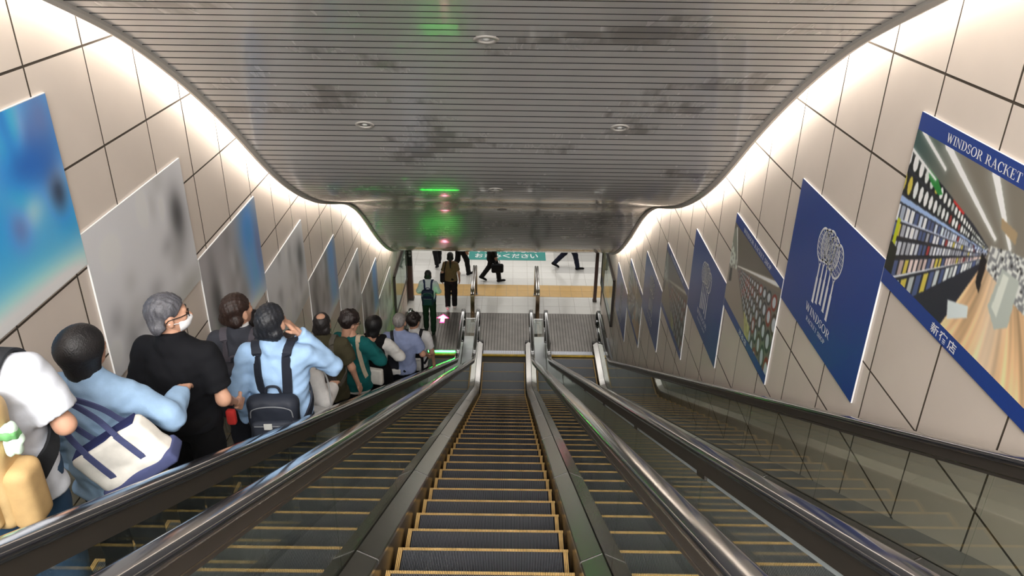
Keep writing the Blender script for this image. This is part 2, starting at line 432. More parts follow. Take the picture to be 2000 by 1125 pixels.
def escalator(cx, name_label, shift, lw, rw):
    E_ = empty('escalator', (cx, 0, 0)); tag(E_, name_label, 'escalator', 'three parallel escalators')
    # steps
    for k in range(-9, 33):
        y = Y0+shift+ST*k
        if y > 0.02 or y < -16.9: continue
        st = link('step', body_me, None, E_, (0, y, nose(y)))
        link('tread', tread_me, None, st); link('yellow_demarcation', dem_me, None, st)
    # truss below
    mb = MB()
    mb.xsweep([(0, y, nose(y)-.62) for y in YS], [(-.63, -.05), (.63, -.05), (.63, .05), (-.63, .05)])
    mb.build('truss', M_dark, E_)
    for sg in (-1, 1):
        X = sg*0.523
        MB().xsweep([(X+sg*.006, y, nose(y)) for y in YS+[.25]], [(-.006, -.30), (.006, -.30), (.006, .105), (-.006, .105)]).build('skirt', M_bronze, E_)
        # inner decking (two sloping facets)
        yd = YS+[.2, .38]
        a0, a1 = sg*.522, sg*.618
        mb = MB()
        sec = [(sg*.517, .085), (sg*.517, .105), (sg*.523, .112), (sg*.630, .155), (sg*.630, .085)]
        if sg < 0: sec = sec[::-1]
        mb.xsweep([(0, y, nose(y)) for y in yd], sec)
        mb.build('inner_deck', M_steel, E_)
        MB().box(sg*.56-.055, sg*.56+.055, .38, .47, 0, .135).build('deck_end_cap', M_frame, E_)
        # joint strips on the deck
        for yj in np.arange(-15.4, -2.4, 2.1):
            z = nose(yj)
            MB().xsweep([(0, yj-.006, nose(yj-.006)), (0, yj+.006, nose(yj+.006))], [(q[0]-sg*.002, q[1]+.002) for q in sec]).build('deck_joint', M_frame, E_)
        # outer decking and cladding
        wo = (lw if sg < 0 else rw)
        xi, xo = sg*.655, sg*wo
        lo, hi = min(xi, xo), max(xi, xo)
        MB().xsweep([(0, y, nose(y)) for y in YS+[.3, .62]], [(lo, .10), (hi, .10), (hi, .15), (lo, .15)]).build('outer_deck', M_steel2, E_)
        MB().xsweep([(sg*.645, y, nose(y)) for y in YS+[.3, .62]], [(-.02, -.6), (.02, -.6), (.02, .14), (-.02, .14)]).build('cladding', M_frame, E_)
        # glass panes with open vertical joints
        yb = list(np.arange(-16.6, -2.2, 1.55))+[-2.1, -1.2, 0.0]
        for a, b in zip(yb[:-1], yb[1:]):
            n = max(1, int((b-a)/.15)) if b > -2.3 else 1
            pts = [a+.004+(b-a-.008)*i/n for i in range(n+1)]
            mb = MB()
            for p_, q_ in zip(pts[:-1], pts[1:]):
                x0, x1 = sg*HR-.005, sg*HR+.005
                z0, z1, z2, z3 = nose(p_)+.14, nose(q_)+.14, nose(q_)+.84, nose(p_)+.84
                mb.quad((x0, p_, z0), (x0, p_, z3), (x0, q_, z2), (x0, q_, z1))
                mb.quad((x1, p_, z0), (x1, q_, z1), (x1, q_, z2), (x1, p_, z3))
            e0, e1 = pts[0], pts[-1]
            mb.quad((x0, e0, nose(e0)+.14), (x1, e0, nose(e0)+.14), (x1, e0, nose(e0)+.84), (x0, e0, nose(e0)+.84))
            mb.quad((x0, e1, nose(e1)+.14), (x0, e1, nose(e1)+.84), (x1, e1, nose(e1)+.84), (x1, e1, nose(e1)+.14))
            mb.build('glass_panel', M_glass, E_)
        # rounded newel glass
        mb = MB(); cyc, czc, rr = 0.55, 0.66, .19
        ring = [(0.006, .14), (.55, .14)]
        ring += [(cyc+rr*math.cos(t), czc+rr*math.sin(t)) for t in np.linspace(-math.pi/2, math.pi/2, 13)]
        ring[2] = (cyc, .40); ring += [(0.006, .85)]
        mb.poly([(sg*HR-.005, y, z) for y, z in ring]); mb.poly([(sg*HR+.005, y, z) for y, z in ring][::-1])
        mb.build('newel_glass', M_glass, E_)
        # handrail with newel return
        hp = [(sg*HR, y, nose(y)+.885) for y in YS]+[(sg*HR, .3, .885), (sg*HR, .45, .885)]
        cy2, cz2, r_ = .56, .655, .23
        hp += [(sg*HR, cy2+r_*math.sin(t), cz2+r_*math.cos(t)) for t in np.linspace(0, math.pi, 13)]
        hp += [(sg*HR, .4, .425), (sg*HR, .15, .40), (sg*HR, 0.0, .36)]
        sec = [(-.030, -.020), (-.042, -.014), (-.045, .000), (-.042, .012), (-.034, .0185), (-.022, .0205), (0, .021), (.022, .0205), (.034, .0185), (.042, .012), (.045, .000), (.042, -.014), (.030, -.020)]
        MB().xsweep(hp, sec).build('handrail', M_rubber, E_, smooth=True)
        gp = [(sg*HR, y, nose(y)+.835) for y in YS]+[(sg*HR, .3, .835), (sg*HR, .5, .835)]
        g_ = MB().xsweep(gp, [(-.026, -.04), (.026, -.04), (.026, .036), (-.026, .036)]).build('handrail_guide', M_guide, E_)
        MB().xsweep([(sg*(HR-.027), q[1], q[2]) for q in gp], [(-.002, -.026), (.002, -.026), (.002, -.021), (-.002, -.021)]).build('guide_line', M_steel, g_)
        MB().xsweep([(sg*(HR-.027), q[1], q[2]) for q in gp], [(-.002, .024), (.002, .024), (.002, .030), (-.002, .030)]).build('guide_line', M_steel, g_)
        # guide brackets under the rail on the outer side
        for yj in (np.arange(-15.05, -2.4, 1.55) if sg < 0 and cx > 1 else ()):
            MB().xsweep([(sg*(HR+.0), yj-.06, nose(yj-.06)+.782), (sg*HR, yj+.06, nose(yj+.06)+.782)], [(-.014, -.022), (.014, -.022), (.014, .022), (-.014, .022)]).build('clamp_bracket', M_frame, g_)
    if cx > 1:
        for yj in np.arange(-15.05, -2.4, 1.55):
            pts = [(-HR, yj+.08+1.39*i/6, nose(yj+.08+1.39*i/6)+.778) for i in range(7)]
            MB().xsweep(pts, [(-.007, -.018), (.007, -.018), (.007, .017), (-.007, .017)]).build('reflection_strip', M_refl, E_)  # pale strip paints in wall light reflected under the rail guide
    # comb and landing plate
    MB().box(-.515, .515, -.035, .03, -.03, .006).build('comb', M_yelc, E_)
    cmb = MB()
    for k in range(40):
        x = -.50+k*.025
        cmb.box(x, x+.019, .03, .185, -.02, .006)
    cmb.build('comb_plate', M_comb, E_)
    x0, x1 = (-lw+.002, rw-.002)
    lp = MB().box(x0, x1, .185, 2.108, -.03, -.006).build('landing_plate', M_plate_g, E_)
    rb = MB(); x = x0
    while x < x1-.06:
        rb.box(x+.004, x+.066, .187, 2.106, -.006, .004); x += .072
    rb.build('plate_ribs', M_plate, lp)
    return E_
ESC = [escalator(-1.64, 'left escalator crowded with standing commuters, green light strip at its comb', 0.13, .975, .82),
       escalator(0.0, 'empty middle escalator the view looks straight down', 0.0, .82, .82),
       escalator(1.64, 'empty right escalator running beside the wall of blue posters', 0.21, .82, .915)]

# ------------------------------------------------------------------ posters
def serif_glyphs():
    """capital letters built from thick/thin strokes with serifs; cap height 1"""
    TK, TN, SF = .17, .07, .05
    G = {}
    def bar(x0, y0, x1, y1, w):     # slanted bar with horizontal ends
        return [(x0-w/2, y0), (x0+w/2, y0), (x1+w/2, y1), (x1-w/2, y1)]
    def rect(x0, x1, y0, y1): return [(x0, y0), (x1, y0), (x1, y1), (x0, y1)]
    def arc(cx, cy, rx, ry, a0, a1, thick=TK, thin=TN, n=14):
        ps = []
        A = np.linspace(R(a0), R(a1), n)
        for a, b in zip(A[:-1], A[1:]):
            q = []
            for t, o in ((a, 1), (b, 1), (b, 0), (a, 0)):
                w = thin+(thick-thin)*abs(math.cos(t))
                q.append((cx+(rx-(0 if o else w))*math.cos(t), cy+(ry-(0 if o else w*.75))*math.sin(t)))
            ps.append(q)
        return ps
    def sf(x, y, w=.3): return rect(x-w/2, x+w/2, y, y+SF)
    G['W'] = (1.25, [bar(.18, 1, .42, 0, TK), bar(.42, 0, .62, .95, TN), bar(.60, 1, .84, 0, TK), bar(.84, 0, 1.08, 1, TN), sf(.17, .95), sf(.6, .95), sf(1.08, .95, .26)])
    G['I'] = (.42, [rect(.125, .125+TK, 0, 1), sf(.21, 0, .36), sf(.21, .95, .36)])
    G['N'] = (.98, [rect(.14, .14+TN, 0, 1), bar(.18, 1, .80, 0, TK), rect(.76, .76+TN, 0, 1), sf(.17, 0), sf(.12, .95, .2), sf(.8, .95)])
    G['D'] = (.92, [rect(.14, .14+TK, 0, 1), sf(.2, 0, .36), sf(.2, .95, .36), rect(.2, .45, 0, SF), rect(.2, .45, .95, 1)]+arc(.42, .5, .44, .5, -90, 90))
    G['S'] = (.68, arc(.34, .74, .27, .26, 20, 180, .15)+arc(.34, .74, .27, .26, 180, 270, .15)+arc(.34, .27, .29, .27, -160, 0, .15)+arc(.34, .27, .29, .27, 0, 90, .15)+[rect(.55, .60, .70, .97), rect(.06, .11, .03, .32), bar(.2, .56, .5, .42, .2)])
    G['O'] = (1.0, arc(.5, .5, .45, .51, 0, 360, n=26))
    G['R'] = (.92, [rect(.14, .14+TK, 0, 1), sf(.2, 0, .36), sf(.2, .95, .36), rect(.2, .45, .95, 1), rect(.2, .45, .46, .51), bar(.48, .48, .78, 0, TK), sf(.84, 0, .2)]+arc(.42, .73, .32, .27, -90, 90))
    G['A'] = (.95, [bar(.17, 0, .47, 1, TN), bar(.45, 1, .78, 0, TK), rect(.28, .66, .32, .32+SF), sf(.16, 0, .28), sf(.79, 0, .34)])
    G['C'] = (.88, arc(.47, .5, .41, .51, 40, 320, n=20)+[rect(.76, .81, .66, .97)])
    G['K'] = (.96, [rect(.14, .14+TK, 0, 1), sf(.2, 0, .36), sf(.2, .95, .36), bar(.36, .46, .78, 1, TN), bar(.48, .58, .82, 0, TK), sf(.77, .95, .26), sf(.85, 0, .26)])
    G['E'] = (.80, [rect(.14, .14+TK, 0, 1), rect(.05, .72, 0, SF), rect(.05, .68, .95, 1), rect(.2, .52, .48, .48+SF), rect(.67, .72, 0, .24), rect(.63, .68, .78, 1), rect(.48, .53, .38, .62)])
    G['T'] = (.82, [rect(.33, .33+TK, 0, 1), sf(.41, 0, .36), rect(.06, .76, .95, 1), rect(.05, .10, .74, 1), rect(.72, .77, .74, 1)])
    G['H'] = (.98, [rect(.14, .14+TK, 0, 1), rect(.67, .67+TK, 0, 1), rect(.25, .7, .48, .48+SF), sf(.22, 0, .36), sf(.22, .95, .36), sf(.76, 0, .36), sf(.76, .95, .36)])
    G['P'] = (.80, [rect(.14, .14+TK, 0, 1), sf(.2, 0, .36), sf(.2, .95, .36), rect(.2, .45, .95, 1), rect(.2, .45, .42, .47)]+arc(.42, .71, .32, .29, -90, 90))
    G[' '] = (.45, [])
    return G
GL = serif_glyphs()
def serif_text(txt, s0, s1, t0, t1):
    """polygons in poster coordinates: s to the right, t downwards"""
    W = sum(GL[c][0] for c in txt); k = (s1-s0)/W; x = 0; out = []
    for c in txt:
        w, ps = GL[c]
        for q in ps: out.append([(s0+(x+a)*k, t1-(t1-t0)*b) for a, b in q])
        x += w
    return out
def font_polys(txt, s0, s1, t0, t1, bold=.0):
    c = bpy.data.curves.new('txt', 'FONT'); c.body = txt; c.offset = bold; c.resolution_u = 3
    o = bpy.data.objects.new('txt', c); COL.objects.link(o)
    dg = bpy.context.evaluated_depsgraph_get(); dg.update()
    me = bpy.data.meshes.new_from_object(o.evaluated_get(dg))
    co = np.array([v.co[:2] for v in me.vertices]); fs = [tuple(p.vertices) for p in me.polygons]
    bpy.data.objects.remove(o); bpy.data.curves.remove(c); bpy.data.meshes.remove(me)
    lo, hi = co.min(0), co.max(0)
    S = s0+(co[:, 0]-lo[0])/(hi[0]-lo[0])*(s1-s0); T = t1-(co[:, 1]-lo[1])/(hi[1]-lo[1])*(t1-t0)
    return S, T, fs

def col_mat(name, rough=0.4):
    m = bpy.data.materials.new(name); m.use_nodes = True; nt = m.node_tree
    b = nt.nodes['Principled BSDF']; b.inputs['Roughness'].default_value = rough
    a = nt.nodes.new('ShaderNodeVertexColor'); a.layer_name = 'Col'
    nt.links.new(a.outputs[0], b.inputs['Base Color']); return m
M_pic = col_mat('printed_picture', 0.33)

class Poster:
    """flat board on a wall; s runs left to right as one reads it, t downwards"""
    def __init__(s, side, yfar, ynear, ztop, h, label, cat='poster', th=0.014, group=None):
        s.side = side; s.w = abs(yfar-ynear); s.h = h; s.zt = ztop; s.th = th
        s.y0 = yfar if side == 'right' else ynear
        s.X = XR if side == 'right' else XL
        s.dy = -1 if side == 'right' else 1
        s.nx = -1 if side == 'right' else 1
        bx0 = s.nx*.002; a, b = sorted((bx0, s.nx*th))
        yc, zc = (yfar+ynear)/2, ztop-h/2
        s.root = empty('poster' if cat == 'poster' else 'notice_board', (s.X, yc, ztop-h)); tag(s.root, label, cat, group)
        s.o = Vector((s.X, yc, ztop-h))
        MB().box(a, b, -s.w/2, s.w/2, 0, h).build('board', M_white if cat == 'poster' else M_frame, s.root)
    def P(s, a, b, lift=0.0):
        return (s.nx*(s.th+lift), (s.y0+s.dy*a)-s.o.y, s.h-b)
    def quad(s, name, s0, s1, t0, t1, m, lift=.001):
        pts = [s.P(s0, t1, lift), s.P(s1, t1, lift), s.P(s1, t0, lift), s.P(s0, t0, lift)]
        return MB().poly(pts).build(name, m, s.root)
    def polys(s, name, ps, m, lift=.003):
        mb = MB()
        for q in ps:
            pts = [s.P(a, b, lift) for a, b in q]
            ar = sum(q[i][0]*q[(i+1) % len(q)][1]-q[(i+1) % len(q)][0]*q[i][1] for i in range(len(q)))
            mb.poly(pts if ar < 0 else pts[::-1])
        return mb.build(name, m, s.root)
    def font(s, name, txt, s0, s1, t0, t1, m, lift=.003, bold=0):
        S, T, fs = font_polys(txt, s0, s1, t0, t1, bold)
        mb = MB(); mb.v = [s.P(a, b, lift) for a, b in zip(S, T)]; mb.f = fs
        return mb.build(name, m, s.root)
    def picture(s, name, img, s0, s1, t0, t1, lift=.002):
        """img: rows x cols x 3, sRGB 0..1, printed as vertex colour on a fine sheet"""
        H, W, _ = img.shape
        S, T = np.meshgrid(np.linspace(s0, s1, W), np.linspace(t0, t1, H))
        V = np.stack([np.full(S.size, s.nx*(s.th+lift)), (s.y0+s.dy*S.ravel())-s.o.y, s.h-T.ravel()], -1)
        i = np.arange((H-1)*(W-1)); r_, c_ = i//(W-1), i % (W-1); a = r_*W+c_
        F = np.stack([a, a+W, a+W+1, a+1], -1)
        me = bpy.data.meshes.new(name); me.from_pydata(V.tolist(), [], F.tolist())
        c = np.clip(img, 0, 1).reshape(-1, 3); c = np.where(c <= .04045, c/12.92, ((c+.055)/1.055)**2.4)
        at = me.color_attributes.new('Col', 'FLOAT_COLOR', 'POINT')
        at.data.foreach_set('color', np.concatenate([c, np.ones((len(c), 1))], 1).astype(np.float32).ravel())
        return link(name, me, M_pic, s.root)

def hashn(*a):
    x = sum(np.asarray(v, float)*k for v, k in zip(a, (12.9898, 78.233, 37.719)))
    v = np.sin(x)*43758.5453; return v-np.floor(v)
def mixc(img, mask, c, a=1.0):
    m = (np.clip(mask, 0, 1)*a)[..., None]; img[:] = img*(1-m)+np.array(c)*m
def inpoly(S, T, pts):
    m = np.zeros(S.shape, bool); n = len(pts)
    for i in range(n):
        x0, y0 = pts[i]; x1, y1 = pts[(i+1) % n]
        if y0 == y1: continue
        c = ((y0 > T) != (y1 > T)) & (S < (x1-x0)*(T-y0)/(y1-y0)+x0); m ^= c
    return m.astype(float)
def blur(img, k):
    ke = np.hanning(2*k+3)[1:-1]; ke /= ke.sum(); out = img
    for ax in (0, 1):
        pd = [(0, 0)]*3; pd[ax] = (k, k); q = np.pad(out, pd, mode='edge')
        out = np.apply_along_axis(lambda v: np.convolve(v, ke, 'valid'), ax, q)
    return out

def pic_shop(W, H, w=1.64, h=0.91, t0=.105):
    S, T = np.meshgrid(np.linspace(0, w, W), np.linspace(t0, t0+h, H))
    img = np.zeros((H, W, 3)); img[:] = (.44, .42, .38)
    mixc(img, np.clip(1-S/.55, 0, 1), (.20, .30, .29)); mixc(img, np.clip((S-1.0)/.6, 0, 1), (.52, .49, .44), .7)
    VS, VT = 1.03, .475
    # wooden floor
    fl = inpoly(S, T, [(.70, 1.1), (.95, .56), (1.05, .5), (1.64, .60), (1.64, 1.1)])
    q_ = (S-VS)/(T-.28); st = 1+.10*np.sin(q_*14)+.07*np.sin(q_*37+T*9)+.05*np.sin(q_*71+T*23)
    fc = np.stack([.80*st, .66*st, .50*st], -1)*(0.86+.25*np.clip((T-.5)/.5, 0, 1))[..., None]
    img = img*(1-fl[..., None])+fc*fl[..., None]
    mixc(img, fl*np.exp(-((S-1.15-.2*(T-.7))/.10)**2), (.86, .80, .72), .6)
    # left shelving in perspective
    sh = inpoly(S, T, [(-.1, .20), (.80, .40), (.98, .46), (.95, .58), (.72, 1.1), (-.1, 1.1)])
    mixc(img, sh, (.14, .15, .19))
    D = np.clip(VS-S, .04, 3); m = (T-VT)/D
    q = np.log(D)
    bands = [(-.26, -.12, 11, (.95, .97, .95), .7), (-.12, .04, 12, (.92, .95, .94), .65), (.09, .20, 15, (.82, .87, .95), .8), (.21, .32, 16, (.88, .90, .95), .8), (.33, .45, 16, (.78, .80, .84), .75), (.47, .61, 14, (.78, .70, .68), .75), (.63, .9, 9, (.88, .92, .92), .8)]
    for i, (a, b, fq, c, dens) in enumerate(bands):
        u = q*fq; k = np.floor(u); fr = u-k; v = (m-a)/(b-a)
        inb = (v > .08) & (v < .92)
        it = inb & (np.abs(fr-.5) < .36) & (hashn(k, i+0*k) < dens+.25)
        hu = hashn(k, i+5+0*k)
        cc = np.array(c)[None, None]*(0.72+.5*hashn(k, i+9+0*k))[..., None]
        cc = np.where((hu > .95)[..., None], np.array([.78, .72, .30]), cc); cc = np.where((hu < .04)[..., None], np.array([.58, .20, .20]), cc)
        cc = np.where(((hu > .3) & (hu < .5) & (i > 1))[..., None], np.array([.28, .34, .50]), cc)
        mk = (sh*it)[..., None]; img = img*(1-mk)+cc*mk
        if i < 2:      # racket heads: pale ovals ringed with black
            e = ((fr-.5)/.42)**2+((v-.5)/.48)**2
            mixc(img, sh*inb*(e > 1), (.07, .09, .09)); mixc(img, sh*inb*((e < 1) & (e > .62)), (.10, .11, .12))
    for a, b, c in ((.045, .085, (.60, .70, .86)), (.19, .205, (.72, .76, .84)), (.305, .32, (.12, .12, .14)), (.445, .46, (.10, .10, .12)), (.60, .62, (.82, .84, .86))):
        mixc(img, sh*((m > a) & (m < b)), c)
    mixc(img, sh*inpoly(S, T, [(.22, .26), (.34, .29), (.44, .36), (.40, .38), (.26, .33)]), (.13, .48, .20))
    mixc(img, sh*inpoly(S, T, [(.55, .33), (.70, .37), (.68, .39), (.56, .36)]), (.75, .14, .14))
    mixc(img, inpoly(S, T, [(.02, .66), (.06, .66), (.06, .88), (.02, .90)]), (.72, .76, .10))
    mixc(img, inpoly(S, T, [(0, .82), (.10, .84), (.10, 1.02), (0, 1.02)]), (.10, .11, .10))
    # right clutter of hanging rackets and cabinets
    cl = inpoly(S, T, [(.98, .44), (1.15, .40), (1.64, .34), (1.64, .66), (1.30, .62), (1.0, .56)])
    k1, k2 = np.floor(S*75), np.floor(T*62); hh = hashn(k1, k2)
    cc = np.where((hh > .42)[..., None], np.array([.80, .81, .79]), np.array([.46, .47, .48])); cc = np.where((hh > .93)[..., None], np.array([.16, .16, .17]), cc)
    img = img*(1-cl[..., None])+cc*cl[..., None]
    mixc(img, inpoly(S, T, [(1.12, .50), (1.27, .50), (1.29, .74), (1.20, .80), (1.10, .72)]), (.66, .69, .66))
    mixc(img, inpoly(S, T, [(1.14, .52), (1.19, .52), (1.19, .74), (1.13, .71)]), (.80, .82, .78))
    mixc(img, inpoly(S, T, [(.93, .50), (.99, .52), (1.0, .70), (.95, .66)]), (.10, .09, .10))
    mixc(img, inpoly(S, T, [(.76, .86), (.95, .80), (.97, .86), (.80, .96)]), (.80, .84, .84))
    mixc(img, inpoly(S, T, [(1.40, .55), (1.50, .55), (1.50, .68), (1.42, .66)]), (.12, .12, .14))
    # ceiling strip lights
    for (a, b, c, d, w0, w1) in ((.07, .10, .40, .225, .016, .012), (.36, .10, 1.0, .395, .030, .012), (.85, .10, 1.13, .39, .034, .014), (0, .23, .33, .31, .012, .008)):
        t = np.clip(((S-a)*(c-a)+(T-b)*(d-b))/((c-a)**2+(d-b)**2), 0, 1)
        dd = np.hypot(S-a-t*(c-a), T-b-t*(d-b)); mixc(img, np.exp(-(dd/((w0+(w1-w0)*t)*1.9))**2), (.72, .74, .72), .5); mixc(img, dd < (w0+(w1-w0)*t)*.8, (.95, .96, .96))
    mixc(img, inpoly(S, T, [(1.0, .28), (1.15, .30), (1.16, .36), (1.02, .33)]), (.60, .52, .40))
    return np.clip(blur(img, 1)*1.12+.02, 0, 1)

def pic_racks(W, H, w=1.64, h=0.91, t0=.105, dark=1.0):
    S, T = np.meshgrid(np.linspace(0, w, W), np.linspace(t0, t0+h, H))
    img = np.zeros((H, W, 3)); img[:] = (.40, .37, .34)
    mixc(img, np.clip((S-.9)/.7, 0, 1), (.30, .27, .25), .7)
    VS, VT = .30, .505
    fl = inpoly(S, T, [(0, .56), (.30, .52), (.95, 1.03), (0, 1.03)]); mixc(img, fl, (.56, .52, .48))
    mixc(img, inpoly(S, T, [(0, .20), (.08, .12), (.29, .46), (.29, .54), (0, .62)]), (.52, .52, .49))
    k1, k2 = np.floor(S*40), np.floor(T*34); hh = hashn(k1, k2)
    mixc(img, inpoly(S, T, [(0, .34), (.29, .46), (.29, .54), (0, .62)])*(hh > .45), (.78, .80, .76))
    wl = inpoly(S, T, [(.30, .50), (1.66, .14), (1.66, 1.03), (1.0, 1.03)]); mixc(img, wl, (.42, .40, .38))
    D = np.clip(S-VS, .02, 3); m = (T-VT)/D; q = np.log(D)
    rowsA = [-.24, -.10, .07, .26, .48, .74, 1.1]
    for i in range(6):
        a, b = rowsA[i], rowsA[i+1]; fq = 7.5; u = q*fq+i*.5; k = np.floor(u); fr = u-k; v = (m-a)/(b-a)
        e = ((fr-.5)/.46)**2+((v-.5)/.50)**2; inb = (v > 0) & (v < 1)
        hu = hashn(k, i+0*k)
        fc = np.where((hu > .72)[..., None], np.array([.50, .12, .10]), np.where((hu < .4)[..., None], np.array([.12, .14, .18]), np.array([.22, .13, .11])))
        ring = (wl*inb*((e < 1) & (e > .48)))[..., None]; img = img*(1-ring)+fc*ring
        mixc(img, wl*inb*(e < .40), (.72, .75, .78))
    mixc(img, inpoly(S, T, [(.72, .80), (.98, .86), (1.0, 1.03), (.86, 1.03)]), (.72, .72, .44), .8)
    mixc(img, inpoly(S, T, [(.30, .485), (1.66, .02), (1.66, .14), (.30, .51)]), (.46, .42, .38))
    for (a, b, c, d, w0, w1) in ((.31, .488, 1.55, .10, .006, .022), (.10, .14, .27, .45, .016, .008)):
        t = np.clip(((S-a)*(c-a)+(T-b)*(d-b))/((c-a)**2+(d-b)**2), 0, 1)
        mixc(img, np.hypot(S-a-t*(c-a), T-b-t*(d-b)) < (w0+(w1-w0)*t), (.90, .90, .88))
    mixc(img, inpoly(S, T, [(.05, .62), (.13, .60), (.15, .74), (.06, .78)]), (.18, .17, .17))
    return np.clip(blur(img, 1)*1.15, 0, 1)*dark

def words(P, txt, s0, s1, t0, t1):
    k = (s1-s0)/sum(GL[c][0] for c in txt); x = s0
    for w in txt.split(' '):
        L_ = sum(GL[c][0] for c in w)*k
        P.polys('lettering', serif_text(w, x, x+L_, t0, t1), M_print); x += L_+GL[' '][0]*k
def logo(P, with_detail=True):
    P.quad('blue_print', 0, P.w, 0, P.h, M_blue)
    ps = []
    heads = [(.655, .315), (.728, .297), (.792, .283), (.866, .300), (.955, .325)]
    rx, ry = .105, .143
    tilt = R(8)
    def el(cx, cy, k, a):
        x, y = k*rx*math.cos(a), k*ry*math.sin(a); return (cx+x*math.cos(tilt)-y*math.sin(tilt), cy+x*math.sin(tilt)+y*math.cos(tilt))
    n = 28 if with_detail else 16
    for cx, cy in heads:
        for i in range(n):
            a, b = 2*math.pi*i/n, 2*math.pi*(i+1)/n
            ps.append([el(cx, cy, 1, a), el(cx, cy, 1, b), el(cx, cy, .87, b), el(cx, cy, .87, a)])
        for fr in ((-.66, -.4, -.13, .13, .4, .66) if with_detail else (-.5, 0, .5)):
            hw = .0022; ly = math.sqrt(1-fr*fr)*.9
            ps.append([el2(cx, cy, fr*rx-hw, -ly*ry, tilt), el2(cx, cy, fr*rx+hw, -ly*ry, tilt), el2(cx, cy, fr*rx+hw, ly*ry, tilt), el2(cx, cy, fr*rx-hw, ly*ry, tilt)])
            ps.append([el2(cx, cy, -ly*rx, fr*ry-hw, tilt), el2(cx, cy, ly*rx, fr*ry-hw, tilt), el2(cx, cy, ly*rx, fr*ry+hw, tilt), el2(cx, cy, -ly*rx, fr*ry+hw, tilt)])
    hd = [(.668, .47, .81), (.738, .445, .786), (.811, .43, .758), (.886, .445, .782), (.968, .475, .813)]
    for (cx, cy), (x, a, b) in zip(heads, hd):
        ps.append([(x-.012, a), (x+.012, a), (x+.012, a+.12), (x-.012, a+.12)])
        ps.append([(x-.018, a+.12), (x+.018, a+.12), (x+.018, b-.012), (x-.018, b-.012)])
        ps.append([(x-.021, b-.012), (x+.021, b-.012), (x+.021, b), (x-.021, b)])
        ps.append([(cx-.045, cy+.125), (cx-.032, cy+.13), (x+.0, a+.03), (x-.012, a+.02)])
        ps.append([(cx+.022, cy+.135), (cx+.034, cy+.13), (x+.012, a+.02), (x+.0, a+.03)])
    P.polys('racket_emblem', ps, M_print)
    words(P, 'WINDSOR', .555, 1.09, .85, .917)
    words(P, 'RACKET SHOP', .612, 1.03, .955, .993)
def el2(cx, cy, x, y, t): return (cx+x*math.cos(t)-y*math.sin(t), cy+x*math.sin(t)+y*math.cos(t))
def shop(P, img, jp=None):
    P.quad('blue_print', 0, P.w, 0, P.h, M_blue)
    P.picture('printed_photo', img, 0, P.w, .105, P.h-.10)
    words(P, 'WINDSOR RACKET SHOP', .33, 1.29, .035, .085)
    if jp:
        for k, ch in enumerate(jp): P.font('character', ch, .675+.098*k, .675+.098*k+.084, P.h-.078, P.h-.016, M_print, bold=.012)

LB = [
 ('shop', 8.79, 'large poster photo of a shop interior with wooden floor, right wall nearest the camera'),
 ('logo', 7.83, 'largest blue racket-emblem poster, right wall, second poster from the camera'),
 ('racks', 6.89, 'shop photo poster with rows of hanging rackets, between two blue emblem posters'),
 ('logo', 6.04, 'second largest blue racket-emblem poster, fourth along the right wall'),
 ('shop2', 5.14, 'fifth poster along the right wall, dim shop photo'),
 ('logo', 4.275, 'sixth poster along the right wall, smaller blue racket emblem'),
 ('racks2', 3.385, 'seventh poster along the right wall, faded shop photo'),
 ('logo', 2.55, 'farthest and smallest blue racket-emblem poster on the right wall')]
PIT_ = 1.634
for i, (kd, zt, lb) in enumerate(LB):
    yf = -11.62+PIT_*i if i else -11.62
    yf = [-11.62, -9.985, -8.335, -6.70, -5.06, -3.42, -1.78, -.14][i]
    P_ = Poster('right', yf, yf-1.63, zt, 1.11, lb, group='poster boards stepping down the right wall')
    if kd == 'logo': logo(P_, i < 5)
    elif kd == 'shop': shop(P_, pic_shop(330, 200), '新宿店')
    elif kd == 'racks': shop(P_, pic_racks(230, 150), '渋谷店')
    elif kd == 'shop2': shop(P_, pic_racks(110, 74, dark=.78)[:, :, :], None)
    else: shop(P_, pic_shop(90, 60)*.8, None)

